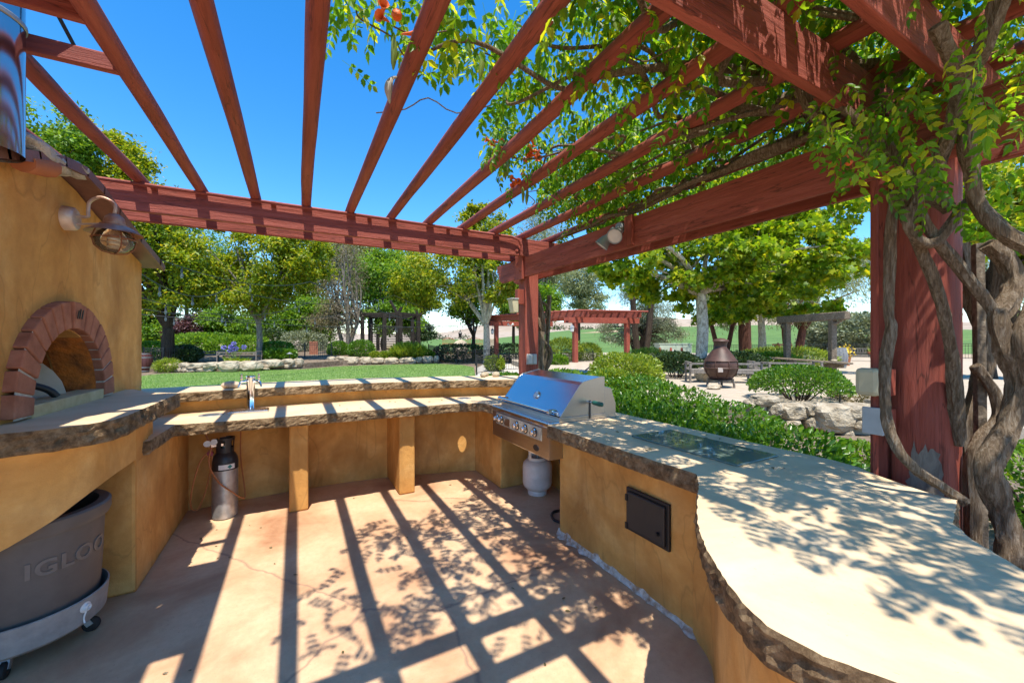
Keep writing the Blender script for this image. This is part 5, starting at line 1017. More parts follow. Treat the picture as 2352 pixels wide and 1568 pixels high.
# trees ------------------------------------------------------------------------
def tree(name, label, base, fork_z, tr, crowns, n, ls, mat, barkm, tmpl=RHOMB, limbs=9, seed=0, clusters=46, cl=0.20, droop=0.0, lean=(0, 0), trunks=1, group=None, flat=1.0):
    rng = np.random.default_rng(seed + 500); base = Vector(base); n = int(n * 1.4); t = thing(name, label, 'tree', tuple(base), group=group)
    Pn = []; Cn = []; Rn = []; tot = sum(r[0] * r[2] for c, r in crowns)
    tips = []
    for c, r in crowns:
        c = np.array(c); r = np.array(r); m = int(n * r[0] * r[2] / tot); K = max(6, int(clusters * r[0] * r[2] / tot))
        cc = rnd_unit(rng, K) * (0.35 + 0.65 * rng.random((K, 1)) ** 0.6) * r * 0.92 + c; tips += list(cc)
        k = rng.integers(0, K, m); off = rng.normal(size=(m, 3)) * cl * r * np.array((1, 1, 0.75 * flat)); 
        if droop: off[:, 2] -= np.abs(rng.normal(size=m)) * droop * r[2]
        Pn.append(cc[k] + off)
    P = np.concatenate(Pn); n = len(P)
    cen = np.array(crowns[0][0]); out = P - cen; out /= np.linalg.norm(out, axis=1, keepdims=True) + 1e-6
    D = rnd_unit(rng, n) + out * 0.5 + np.array((0, 0, -0.25 - droop * 3)); U = rnd_unit(rng, n) * 0.75 + np.array((0, 0, 0.8)) + out * 0.3
    if droop: U = rnd_unit(rng, n)
    scatter('crown', tmpl, P, D, U, ls * (0.6 + 0.8 * rng.random(n)), mat, t)
    mb = MB()
    for q in range(trunks):
        a = q * 2.4; b = base + Vector((math.cos(a), math.sin(a), 0)) * (tr * 1.2 if trunks > 1 else 0)
        fk = Vector((base.x + lean[0] + (math.cos(a) * 0.9 if trunks > 1 else 0), base.y + lean[1] + (math.sin(a) * 0.5 if trunks > 1 else 0), fork_z))
        mid = b.lerp(fk, 0.5) + Vector((0.06 * rng.normal(), 0.06 * rng.normal(), 0))
        mb.tube(spline([b + Vector((0, 0, -0.1)), b + Vector((0, 0, 0.15)), mid, fk], 4), [tr * 1.35, tr * 1.25, tr * 1.15, tr * 1.1, tr * 1.05] + [tr] * 4 + [tr * 0.95, tr * 0.92, tr * 0.9, tr * 0.88], 9, rough=0.12)
        order = rng.permutation(len(tips))[:limbs]
        for j in order:
            e = Vector(tips[j]); m1 = fk.lerp(e, 0.45) + Vector((rng.normal() * 0.2, rng.normal() * 0.2, 0.10 * (e - fk).length)); r0 = tr * (0.45 + 0.25 * rng.random())
            s_ = fk + Vector((0, 0, -0.25 * rng.random() * (fork_z - base.z) * 0.4)); mb.tube(spline([s_, m1, e], 4), [r0, r0 * .9, r0 * .8, r0 * .68, r0 * .55, r0 * .45, r0 * .36, r0 * .28, r0 * .18], 6)
            for w in range(2):
                e2 = Vector(tips[rng.integers(0, len(tips))])
                if (e2 - m1).length < 0.55 * crowns[0][1][0] * 2: mb.tube([m1, m1.lerp(e2, 0.5) + Vector((0, 0, 0.1)), e2], [r0 * 0.4, r0 * 0.28, r0 * 0.1], 5)
    mb.build('trunk', barkm, t, smooth=True); return t
def CR(u, v, d, wpx, hpx, k=0.9): return (tuple(atD(u, v, d)), (wpx * d / FPX, wpx * d / FPX * k, hpx * d / FPX))
zof = lambda v, d: CAMH + (784 - v) / FPX * d
tree('maple_tree', 'big maple with dark forked trunk, beside the oven wall', gnd(388, 22.8, 0.3), zof(755, 22.8), 0.30, [CR(400, 610, 22.5, 90, 120), CR(280, 500, 21.5, 120, 180), CR(330, 650, 24, 110, 90), CR(250, 370, 21, 95, 90)], 24000, 0.20, 'maple_leaf', 'dark_bark', limbs=14, seed=1, clusters=190, cl=0.105)
tree('ash_tree', 'light green tree rising behind the oven roof and flue', gnd(60, 20, 0.0), 3.0, 0.25, [CR(95, 300, 19, 105, 120), CR(40, 420, 19, 110, 120)], 12000, 0.19, 'green_leaf', 'grey_bark', seed=2, clusters=70, cl=0.15)
tree('sycamore_tree', 'slim trunked yellow green sycamore behind the clipped box hedge', gnd(594, 25.2, 0.4), zof(738, 25.2), 0.17, [CR(590, 610, 25.2, 120, 115), CR(690, 600, 26, 80, 90), CR(520, 640, 26, 70, 70), CR(550, 510, 26, 50, 55)], 22000, 0.21, 'maple_leaf', 'grey_bark', limbs=12, seed=3, clusters=150, cl=0.11)
tree('pepper_tree', 'thin grey brown half bare tree behind the globe hedges', gnd(795, 33, 0.6), zof(740, 33), 0.16, [CR(785, 640, 33, 62, 95), CR(770, 720, 33, 60, 50)], 7000, 0.22, 'dry_leaf', 'grey_bark', tmpl=LANCE, limbs=16, seed=4, trunks=3, droop=0.12, clusters=40)
tree('maple_tree', 'leafy green maple behind the black timber gazebo', gnd(880, 41, 0.5), zof(770, 41), 0.16, [CR(880, 650, 41, 75, 85), CR(900, 730, 40, 70, 50)], 14000, 0.28, 'green_leaf', 'dark_bark', seed=5, clusters=60, cl=0.16)
tree('sycamore_tree', 'yellow green sycamore with pale trunk beside the corner post', gnd(1117, 29, 0.0), zof(745, 29), 0.24, [CR(1040, 620, 29, 120, 85), CR(1120, 560, 29, 75, 90), CR(960, 660, 30, 70, 62), CR(1150, 640, 28, 60, 60), CR(1090, 500, 29, 40, 40)], 22000, 0.22, 'maple_leaf', 'pale_bark', limbs=12, seed=6, clusters=150, cl=0.11)
tree('oak_tree', 'small dark trunked tree under the pale sycamore by the iron gate', gnd(1088, 33, 0.0), zof(770, 33), 0.17, [CR(1075, 700, 33, 50, 40)], 4500, 0.22, 'green_leaf', 'dark_bark', limbs=6, seed=7, clusters=24, cl=0.2)
tree('eucalyptus_tree', 'tall grey green eucalyptus rising beyond the pergola corner', gnd(1240, 48, 0.0), zof(700, 48), 0.35, [CR(1240, 560, 48, 62, 100), CR(1280, 640, 48, 45, 60)], 12000, 0.34, 'gum_leaf', 'grey_bark', tmpl=LANCE, limbs=10, seed=8, droop=0.12, clusters=46, cl=0.2)
tree('young_sycamore', 'young bright sycamore with slanting limbs beyond the fence', gnd(1245, 36, 0.0), zof(775, 36), 0.11, [CR(1250, 700, 36, 42, 46)], 4500, 0.22, 'green_leaf', 'grey_bark', limbs=8, seed=9, clusters=26, cl=0.2)
tree('sycamore_tree', 'broad bright sycamore with mottled pale trunk behind the chiminea', gnd(1608, 16.5, 0.3), zof(660, 16.5), 0.23, [CR(1610, 560, 16.5, 150, 110), CR(1430, 570, 15, 100, 90), CR(1760, 600, 15.5, 130, 110), CR(1890, 600, 15.5, 105, 80), CR(1530, 660, 17, 90, 60), CR(1400, 480, 15, 70, 70), CR(1700, 480, 17, 150, 90), CR(1680, 690, 18, 110, 60), CR(1850, 690, 17, 90, 50), CR(1900, 500, 16, 110, 70)], 16500, 0.205, 'sycamore_leaf', 'pale_bark', tmpl=LOBED, limbs=22, seed=10, clusters=250, cl=0.12, flat=0.9)
tree('sycamore_tree', 'smaller sycamore with pale forked trunk behind the second bench', gnd(1748, 22, 0.3), zof(735, 22), 0.19, [CR(1760, 650, 22, 110, 55), CR(1820, 620, 22, 90, 55), CR(1700, 690, 22, 60, 30)], 5500, 0.25, 'sycamore_leaf', 'pale_bark', tmpl=LOBED, limbs=10, seed=11, clusters=60, cl=0.16)
tree('eucalyptus_tree', 'thick dark red barked eucalyptus trunk behind the patio', gnd(1712, 27, 0.3), zof(690, 27), 0.38, [CR(1700, 640, 27.5, 110, 60), CR(1640, 700, 28, 60, 46)], 7000, 0.26, 'gum_leaf', 'red_bark', tmpl=LANCE, limbs=7, seed=12, droop=0.2, clusters=40)
tree('eucalyptus_tree', 'twisted twin trunk eucalyptus just behind the chiminea', gnd(1662, 24, 0.3), zof(745, 24), 0.14, [CR(1640, 690, 24.5, 50, 40), CR(1690, 680, 24.5, 40, 40)], 3000, 0.24, 'gum_leaf', 'red_bark', tmpl=LANCE, limbs=5, seed=13, trunks=2, droop=0.2, clusters=24)
tree('eucalyptus_tree', 'drooping eucalyptus with V shaped trunk behind the timber frame', gnd(1828, 28, 0.3), zof(755, 28), 0.26, [CR(1850, 650, 29, 130, 70), CR(1950, 590, 30, 60, 70), CR(1800, 700, 29, 70, 40)], 12000, 0.26, 'gum_leaf', 'red_bark', tmpl=LANCE, limbs=10, seed=14, trunks=2, droop=0.22, clusters=70)
tree('olive_tree', 'silvery olive tree beside the far pergola, behind the utility box', gnd(1465, 34, 0.1), zof(770, 34), 0.18, [CR(1500, 730, 34, 60, 50), CR(1420, 760, 33, 46, 36), CR(1530, 770, 35, 46, 34)], 11000, 0.24, 'olive_leaf', 'dark_bark', tmpl=LANCE, limbs=12, seed=15, trunks=3, clusters=60, cl=0.18)
tree('eucalyptus_tree', 'dark double trunk of a gum tree at the far pergola corner', gnd(1476, 30, 0.05), zof(690, 30), 0.24, [CR(1470, 660, 32, 60, 46)], 3500, 0.25, 'gum_leaf', 'dark_bark', tmpl=LANCE, limbs=6, seed=16, trunks=2, droop=0.15, clusters=24)
tree('plum_tree', 'purple leaved plum tree behind the big dark maple trunk', gnd(440, 33, 0.7), zof(790, 33), 0.13, [CR(452, 752, 33, 38, 34), CR(420, 770, 33, 36, 30)], 7000, 0.18, 'plum_leaf', 'dark_bark', seed=17, clusters=36, cl=0.2)
tree('small_maple', 'small bright green tree behind the wooden benches', gnd(520, 34, 0.7), zof(790, 34), 0.12, [CR(520, 740, 34, 48, 46), CR(560, 765, 35, 40, 28)], 8000, 0.22, 'green_leaf', 'dark_bark', seed=18, clusters=36, cl=0.2)
tree('maple_tree', 'yellow green tree showing through the vine beside the red post', gnd(2270, 14, 0.3), 2.8, 0.2, [CR(2290, 470, 13, 110, 110), CR(2060, 560, 15, 60, 60), CR(2400, 540, 13, 90, 110)], 13000, 0.17, 'maple_leaf', 'dark_bark', seed=19, clusters=80, cl=0.15)
tree('eucalyptus_tree', 'hanging grey green eucalyptus behind the thick vine trunk', gnd(2330, 30, 0.3), 5.0, 0.35, [CR(2300, 640, 30, 80, 70), CR(2230, 600, 30, 40, 60)], 6000, 0.28, 'gum_leaf', 'dark_bark', tmpl=LANCE, seed=20, droop=0.2, clusters=40)
for k, (u, v, w, h, d, mt, lb) in enumerate(((340, 740, 60, 60, 38, 'green_leaf', 'leafy tree filling the gap between oven and big maple'), (640, 745, 70, 46, 42, 'green_leaf', 'pale green tree low behind the slim sycamore'), (720, 735, 60, 50, 42, 'green_leaf', 'green tree behind the gate and globe hedges'), (470, 660, 70, 70, 40, 'green_leaf', 'green tree crown behind the purple plum'), (810, 590, 50, 60, 46, 'gum_leaf', 'grey crown showing between the maples above the gazebo'), (960, 760, 40, 24, 60, 'dark_leaf', 'dark distant oak beside the black gazebo'))):
    tree('background_tree', lb, gnd(u, d, 0.0), zof(v + h * 0.7, d), 0.14, [CR(u, v, d, w, h)], 8000, 0.26, mt, 'dark_bark', seed=30 + k, clusters=40, cl=0.2)
for k, (u, v, w, h, d, mt, lb) in enumerate(((430, 570, 80, 90, 46, 'green_leaf', 'tall green crown rising behind the big dark maple'), (700, 600, 70, 110, 46, 'maple_leaf', 'tall yellow green crown behind the slim sycamore'), (850, 600, 80, 80, 50, 'green_leaf', 'tall green tree standing behind the black gazebo'), (950, 640, 60, 80, 48, 'maple_leaf', 'yellow green crown between gazebo and pale sycamore'), (1180, 690, 40, 50, 50, 'green_leaf', 'green tree seen just beside the corner post'), (1330, 640, 60, 60, 60, 'gum_leaf', 'hazy grey eucalyptus crown above the far red pergola'))):
    tree('background_tree', lb, gnd(u, d, 0.0), zof(v + h * 0.7, d), 0.2, [CR(u, v, d, w, h), CR(u + 20, v + h * 0.8, d, w * 0.8, h * 0.5)], 12000, 0.28, mt, 'dark_bark', seed=60 + k, clusters=70, cl=0.17)
# hay piles in the field
for k, (u, v) in enumerate(((895 + 0, 803), (975, 797), (1004, 793), (1028, 795), (1012, 799))):
    p = onZ(u, v, -0.05) if v > 792 else onZ(u, 793, -0.05); lump(MB(), (p.x, p.y, 0.3), (1.2, 0.9, 0.5), k + 20.0, 0.25, 2).build('hay_pile', 'straw', None, label='small heap of cut hay in the dry field beyond the fence', cat='hay', group='hay heaps in the dry field')
# ================================================================== GARDEN FURNITURE AND STRUCTURES
# dark timber gazebo
gd = 35.0
gzb = thing('timber_gazebo', 'black weathered timber gazebo with slatted sides beyond the lawn', 'gazebo', tuple(gnd(890, gd, 0.7)))
posts = [(832.6, 719, 34), (852, 729, 36.5), (868, 733, 39), (883, 723, 33), (913, 725, 37), (920, 722, 33.5), (947, 730, 38), (961, 724, 35)]
for u, v, d in posts:
    b = gnd(u, d, 0.6); t = atD(u, v, d); MB().bb((b.x - 0.15, b.y - 0.15, 0.45), (b.x + 0.15, b.y + 0.15, t.z)).build('post', 'black_timber', gzb, bevel=0.02)
tz = zof(723, 34)
def wd(u, d, z): p = gnd(u, d, z); return p
for (u0, d0), (u1, d1) in (((828, 34), (925, 33.5)), ((920, 33.5), (966, 35.5)), ((832, 34), (868, 39)), ((868, 39), (961, 38)), ((840, 36), (950, 38))):
    MB().bar(wd(u0, d0, tz + 0.05), wd(u1, d1, tz + 0.05), 0.22, 0.26).build('beam', 'black_timber', gzb, bevel=0.02)
for (u0, v0), (u1, v1), d in (((813, 705), (836, 724), 34), ((807, 718), (832, 745), 35), ((896, 690), (914, 722), 35), ((912, 722), (923, 705), 34), ((950, 732), (969, 720), 35), ((956, 712), (964, 745), 35)):
    MB().bar(atD(u0, v0, d), atD(u1, v1, d), 0.2, 0.2).build('brace', 'black_timber', gzb, bevel=0.02)
for k in range(15):
    z = 0.75 + k * 0.155
    MB().bar(wd(852, 36.4, z), wd(884, 36.2, z), 0.03, 0.06).build('slat', 'black_timber', gzb)
    MB().bar(wd(914, 36.5, z), wd(960, 36, z), 0.03, 0.06).build('slat', 'black_timber', gzb)
    MB().bar(wd(884, 36, z), wd(912, 37, z), 0.03, 0.07).build('slat', 'black_timber', gzb)
# far red pergola
A, B, C = gnd(1140, 29.5), gnd(1321, 24.8), gnd(1440, 25.6); Dd = A + (C - B)
fp = thing('garden_pergola', 'smaller red pergola with lanterns standing beyond the corner fence', 'pergola', tuple(B))
for P_ in (A, B, C, Dd): MB().box((P_.x, P_.y, 1.37), (0.28, 0.28, 2.80)).build('post', 'red_wood_z', fp, bevel=0.03)
ab = (B - A).normalized(); bc = (C - B).normalized(); Z = lambda p, z: Vector((p.x, p.y, z))
for P0, P1 in ((B - bc * 0.6, C + bc * 0.7), (A - bc * 0.6, Dd + bc * 0.7)):
    for s_ in (-0.17, 0.17): MB().bar(Z(P0 + ab * s_, 2.92), Z(P1 + ab * s_, 2.92), 0.06, 0.34).build('beam', 'red_wood_x', fp, bevel=0.01)
for P0, P1 in ((A - ab * 0.8, B + ab * 0.8), (Dd - ab * 0.8, C + ab * 0.8)):
    for s_ in (-0.17, 0.17): MB().bar(Z(P0 + bc * s_, 3.27), Z(P1 + bc * s_, 3.27), 0.06, 0.34).build('beam', 'red_wood_x', fp, bevel=0.01)
Lr = (B - A).length + 1.6
for k in range(17):
    p = A - ab * 0.75 + ab * (Lr - 0.1) * k / 16; MB().tube([Z(p - bc * 0.7, 3.49), Z(p + bc * ((C - B).length + 0.7), 3.49)], 0.06, 8).build('rafter', 'red_wood_x', fp, smooth=True)
def lantern(label, p, s=1.0):
    t = thing('lantern', label, 'lantern', tuple(p)); mb = MB()
    MB().lathe([(0.11 * s, -0.15 * s), (0.14 * s, 0.12 * s)], p, 6).build('glass', 'label_white', t)
    MB().lathe([(0.17 * s, 0.12 * s), (0.05 * s, 0.26 * s), (0.0, 0.33 * s)], p, 6).build('cap', 'galvanised', t)
    MB().lathe([(0.0, -0.2 * s), (0.12 * s, -0.15 * s), (0.13 * s, -0.13 * s)], p, 6).build('base', 'galvanised', t); return t
lantern('white lantern on the near post of the far red pergola', atD(1314, 756, 24.5)); lantern('white lantern on the left post of the far red pergola', atD(1131, 762, 29.2), 0.9)
fl2 = thing('spotlight', 'small white twin spotlight under the far red pergola beam', 'spotlight', tuple(atD(1172, 746, 29)))
for du in (-3, 4): MB().lathe([(0.03, -0.12), (0.05, 0), (0.10, 0.12), (0.0, 0.12)], atD(1172 + du, 746, 29), 12, Matrix.Rotation(RAD(60 * (1 if du > 0 else -1)), 3, 'Y')).build('head', 'white_paint', fl2, smooth=True)
# iron gate with stone pillar and lantern in the field
ig = thing('iron_gate', 'rusty ornamental iron gate with arched top beyond the fence', 'gate', tuple(gnd(1040, 44)))
for (u0, u1) in ((1016, 1044), (1070, 1108)):
    a, b = gnd(u0, 44), gnd(u1, 44)
    for zz, k in ((0.35, 0), (1.35, 0), (1.75, 1)):
        pts = [Z(a.lerp(b, t), zz + (0.25 * math.sin(math.pi * t) if k else 0)) for t in np.linspace(0, 1, 9)]; MB().tube(pts, 0.03, 5).build('rail', 'terracotta', ig)
    for t in np.linspace(0, 1, 12): MB().tube([Z(a.lerp(b, t), 0.2), Z(a.lerp(b, t), 1.75 + 0.25 * math.sin(math.pi * t))], 0.018, 4).build('picket', 'terracotta', ig)
sp = thing('stone_pillar', 'squat rough stone gate pillar in front of the dry field', 'pillar', tuple(gnd(1057, 43)))
lump(MB(), tuple(gnd(1057, 43, 0.85)), (0.85, 0.7, 0.95), 31.0, 0.12).build('shaft', 'boulder', sp)
tl = thing('gate_lantern', 'black lantern standing on the squat stone gate pillar', 'lantern', tuple(gnd(1057, 43, 1.75)))
MB().lathe([(0.12, 1.72), (0.05, 1.80), (0.05, 2.02), (0.16, 2.10), (0.20, 2.45), (0.24, 2.47), (0.08, 2.68), (0.03, 2.85), (0.0, 2.9)], tuple(gnd(1057, 43)), 8).build('lantern_body', 'black_iron', tl)
sp2 = thing('stone_pillar', 'slim stone gate pillar beside the pale sycamore trunk', 'pillar', tuple(gnd(1125, 42)))
p = gnd(1125, 42); MB().bb((p.x - 0.35, p.y - 0.35, -0.05), (p.x + 0.35, p.y + 0.35, 1.9)).build('shaft', 'boulder', sp2, bevel=0.05)

# benches -----------------------------------------------------------------------
def bench(label, loc, rz, w=1.5, back=True, mat='grey_timber', arms=True, seat_h=0.44):
    t = thing('garden_bench', label, 'bench'); dpt = 0.5
    for sx in (-1, 1):
        x = sx * (w / 2 - 0.03)
        MB().tube(spline([(x, -dpt / 2, 0), (x, -dpt / 2 + 0.015, 0.25), (x, -dpt / 2 - 0.02, seat_h), (x, -dpt / 2, 0.64)], 3), 0.035, 6).build('leg', mat, t)
        MB().bb((x - 0.03, dpt / 2 - 0.03, 0), (x + 0.03, dpt / 2 + 0.03, 0.85 if back else 0.62)).build('leg', mat, t, bevel=0.008)
        if arms: MB().bb((x - 0.035, -dpt / 2 - 0.04, 0.62), (x + 0.035, dpt / 2 + 0.03, 0.66)).build('armrest', mat, t, bevel=0.01)
    for k in range(5): MB().bb((-w / 2 + 0.03, -dpt / 2 + k * 0.105, seat_h - 0.03), (w / 2 - 0.03, -dpt / 2 + k * 0.105 + 0.085, seat_h)).build('seat_slat', mat, t)
    MB().bb((-w / 2 + 0.05, -dpt / 2, seat_h - 0.12), (w / 2 - 0.05, -dpt / 2 + 0.03, seat_h - 0.035)).build('apron', mat, t)
    if back:
        for z in (0.52, 0.80): MB().bb((-w / 2 + 0.05, dpt / 2 - 0.02, z), (w / 2 - 0.05, dpt / 2 + 0.02, z + 0.06)).build('back_rail', mat, t)
        for k in range(11): x = -w / 2 + 0.12 + k * (w - 0.24) / 10; MB().bb((x - 0.035, dpt / 2 - 0.012, 0.579), (x + 0.035, dpt / 2 + 0.012, 0.801)).build('back_slat', mat, t)
    else:
        MB().bb((-w / 2 + 0.05, dpt / 2 - 0.02, 0.55), (w / 2 - 0.05, dpt / 2 + 0.02, 0.61)).build('back_rail', mat, t)
        for sx in (-1, 1): MB().bar((sx * (w / 2 - 0.05), dpt / 2, 0.40), (sx * (w / 2 - 0.22), dpt / 2, 0.55), 0.03, 0.05).build('corner_brace', mat, t)
    t.location = loc; t.rotation_euler = (0, 0, rz); return t
bench('pale grey slatted bench with back beside the terracotta pot', gnd(1977, 26.5, TZ), -YAW - 0.65, 1.6)
bench('low weathered wooden bench seen from behind the chiminea', gnd(1668, 12.6, TZ), -YAW - 0.15, 2.35, False, seat_h=0.42)
bench('low weathered wooden bench partly hidden by the dome shaped shrub', gnd(1800, 13.0, TZ), -YAW - 0.2, 2.0, False)
bench('grey wooden bench behind the blue agapanthus', gnd(550, 24.0, 0.36), -YAW + math.pi, 2.4, False)
bench('small grey wooden bench turned sideways near the big maple', gnd(485, 25.0, 0.38), -YAW + 1.3, 1.4, False)
# chiminea
cl_ = gnd(1655, 11.3, TZ)
ch = thing('chiminea', 'tall brown bottle shaped chiminea on a metal stand', 'chiminea', tuple(cl_))
MB().lathe([(0.0, 0.24), (0.27, 0.24), (0.31, 0.30), (0.40, 0.42), (0.44, 0.55), (0.44, 0.66), (0.41, 0.74), (0.43, 0.76), (0.41, 0.78), (0.33, 0.90), (0.22, 1.05), (0.165, 1.12), (0.155, 1.20), (0.19, 1.30), (0.185, 1.31), (0.14, 1.30)], cl_, 32).build('body', 'chiminea_clay', ch, smooth=True)
MB().lathe([(0.22, 1.31), (0.20, 1.34), (0.10, 1.38), (0.0, 1.40)], cl_, 24).build('cap', 'chiminea_clay', ch, smooth=True)
for z, r in ((0.755, 0.425), (0.56, 0.447), (0.29, 0.315)): MB().lathe([(r, z - 0.018), (r + 0.012, z), (r, z + 0.018)], cl_, 32).build('band', 'chiminea_clay', ch, smooth=True)
for k in range(8):
    a = 2 * math.pi * k / 8 + 0.3; MB().tube([cl_ + Vector((math.cos(a) * r, math.sin(a) * r, z)) for r, z in ((0.322, 0.30), (0.41, 0.42), (0.45, 0.55), (0.45, 0.66), (0.425, 0.75))], 0.012, 5).build('strap', 'chiminea_clay', ch)
dc = -Vector((cl_.x, cl_.y, 0)).normalized()
MB().bar(cl_ + dc * 0.455 + Vector((0, 0, 0.52)) - Vector((dc.y, -dc.x, 0)) * 0.06, cl_ + dc * 0.455 + Vector((0, 0, 0.52)) + Vector((dc.y, -dc.x, 0)) * 0.06, 0.02, 0.12).build('door_latch', 'lamp_metal', ch)
MB().lathe([(0.26, 0.20), (0.34, 0.21), (0.34, 0.245), (0.26, 0.245)], cl_, 28).build('stand_ring', 'black_iron', ch)
for k in range(4):
    a = 0.5 + k * math.pi / 2; c_, s_ = math.cos(a), math.sin(a); MB().tube(spline([cl_ + Vector((c_ * r, s_ * r, z)) for r, z in ((0.28, 0.21), (0.33, 0.13), (0.34, 0.0))], 3), 0.032, 6).build('leg', 'grey_timber', ch)
q = onZ(1640, 893, TZ); lump(MB(), (q.x, q.y, TZ + 0.06), (0.22, 0.16, 0.09), 41.0, 0.3).build('fire_stone', 'boulder', None, label='rough pale rock lying in front of the chiminea', cat='stone')
q = gnd(1630, 13.0, TZ); lump(MB(), (q.x, q.y, TZ + 0.2), (0.5, 0.4, 0.30), 42.0, 0.2).build('boulder', 'boulder', None, label='shaded boulder under the bench behind the chiminea', cat='stone')
# rustic timber frame with plank bar
td = 14.6
tf = thing('timber_arbor', 'rustic timber bar frame with heavy lintel and plank shelf', 'frame', tuple(gnd(1880, td, TZ)))
b0, b1 = gnd(1808, td + 1.0, TZ), gnd(1912, td - 0.6, TZ)
for b in (b0, b1): MB().box((b.x, b.y, TZ + 1.03), (0.19, 0.19, 2.1), Matrix.Rotation(-YAW, 3, 'Z')).build('post', 'old_timber', tf, bevel=0.02)
dv = (b1 - b0).normalized(); zl = TZ + 2.13
mb = MB(); mb.bar(Z(b0 - dv * 0.35, zl + 0.02), Z(b1 + dv * 0.5, zl + 0.06), 0.26, 0.28); mb.build('lintel', 'old_timber', tf, bevel=0.03)
for b, s_ in ((b0, -1), (b1, 1)):
    for k in range(3): MB().box(tuple(Z(b + dv * s_ * (0.14 + 0.09 * k), zl - 0.20 + 0.055 * k)), (0.10, 0.14, 0.06 + 0.0 * k), Matrix.Rotation(math.atan2(dv.y, dv.x), 3, 'Z')).build('corbel', 'old_timber', tf, bevel=0.01)
p0, p1 = atD(1778, 822, td + 0.8), atD(1955, 835, td - 1.2); MB().bar(p0, p1, 0.42, 0.06).build('plank_shelf', 'old_timber', tf, bevel=0.015)
for b in (b0, b1):
    zz = p0.z if b is b0 else p1.z
    MB().bar(Z(b - dv * 0.35, zz - 0.10), Z(b + dv * 0.35, zz - 0.10), 0.12, 0.12).build('bracket', 'old_timber', tf, bevel=0.02)
q = p0.lerp(p1, 0.80); lump(MB(), (q.x, q.y, q.z + 0.06), (0.12, 0.09, 0.04), 51.0, 0.25).build('flat_stone', 'boulder', None, label='flat stone lying on the plank shelf of the timber frame', cat='stone')
# barrels, pots, utility cabinet, bollards
def barrel(label, loc, mats, r=0.32, h=0.9):
    t = thing('barrel', label, 'barrel', tuple(loc)); prof = [(r * (0.80 + 0.20 * math.sin(math.pi * k / 10)), h * k / 10) for k in range(11)]
    for k in range(18):
        a0 = 2 * math.pi * k / 18 + 0.012; a1 = 2 * math.pi * (k + 1) / 18 - 0.012; MB().lathe(prof, loc, 2, None, 0, a0, a1).build('stave', mats[0], t, smooth=True)
    MB().lathe([(0.0, h * 0.97), (r * 0.80, h * 0.97), (r * 0.79, 0.02), (0, 0.02)], loc, 20).build('head', mats[0], t)
    for z in (0.05, 0.24, 0.76, 0.95):
        q = r * (0.80 + 0.20 * math.sin(math.pi * z)) + 0.006; MB().lathe([(q, h * z - 0.03), (q + 0.003, h * z + 0.03)], loc, 24).build('hoop', mats[1], t, smooth=True)
    return t
barrel('blue grey wine barrel behind the right post of the timber frame', gnd(1921, 19.8, TZ), ('barrel_oak', 'barrel_hoop'), 0.46, 1.0)
barrel('dark red barrel with grey top standing by the oven wall', gnd(329, 21.0, 0.0), ('barrel_red', 'barrel_hoop'), 0.40, 1.0)
pp = gnd(2009, 26.0, TZ); fpz = thing('flower_pot', 'terracotta pot of plants beside the grey bench', 'flower pot', tuple(pp))
MB().lathe([(0.20, 0), (0.24, 0.45), (0.34, 0.50), (0.34, 0.62), (0.28, 0.64)], pp, 20).build('pot', 'terracotta', fpz, smooth=True)
rng = np.random.default_rng(5); n = 160; scatter('plant', OVAL, np.array(pp) + rng.normal(size=(n, 3)) * np.array((0.15, 0.15, 0.07)) + np.array((0, 0, 0.72)), rnd_unit(rng, n), rnd_unit(rng, n), np.full(n, 0.11), 'lime_leaf', fpz)
pp = gnd(1943, 21.5, TZ); yf = thing('flower_pot', 'pot of yellow flowers behind the wine barrel', 'flower pot', tuple(pp))
MB().lathe([(0.16, 0), (0.22, 0.45), (0.25, 0.5)], pp, 16).build('pot', 'terracotta', yf, smooth=True); m_, nt_ = newmat('flower_yellow'); finish(nt_, (0.7, 0.5, 0.03), 0.6)
scatter('flowers', RHOMB, np.array(pp) + rng.normal(size=(n, 3)) * np.array((0.14, 0.14, 0.16)) + np.array((0, 0, 0.75)), rnd_unit(rng, n), rnd_unit(rng, n), np.full(n, 0.13), 'flower_yellow', yf)
ud = 27.5; uc = gnd(1545, ud, 0.1)
ub = thing('utility_cabinet', 'pale green metal utility cabinet behind the dark shrubs', 'utility cabinet', tuple(uc)); Ru = Matrix.Rotation(-YAW, 3, 'Z')
MB().box((uc.x, uc.y, 0.72), (2.2, 1.0, 1.4), Ru).build('housing', 'utility_green', ub, bevel=0.02); MB().box((uc.x, uc.y, 1.44), (2.3, 1.1, 0.06), Ru).build('lid', 'utility_green', ub, bevel=0.01)
fo = Ru @ Vector((0, -0.515, 0)); MB().box((uc.x + fo.x - 0.35, uc.y + fo.y, 0.95), (0.32, 0.02, 0.22), Ru).build('notice', 'label_white', ub)
for dx in (-0.55, 0.55): q = Ru @ Vector((dx, -0.51, 0)); MB().box((uc.x + q.x, uc.y + q.y, 0.72), (1.04, 0.03, 1.26), Ru).build('door', 'utility_green', ub, bevel=0.006)
for u, lb in ((1515.5, 'red bollard at the left end of the utility cabinet'), (1566, 'red bollard at the right corner of the utility cabinet'), (1541, 'short red bollard in front of the utility cabinet doors')):
    p = gnd(u, ud - 1.0, 0.1); MB().lathe([(0.08, -0.1), (0.08, 1.02), (0.06, 1.08), (0, 1.1)], (p.x, p.y, 0.1), 12).build('bollard', 'red_wood_z', None, smooth=True, label=lb, cat='bollard', group='red bollards at the utility cabinet')
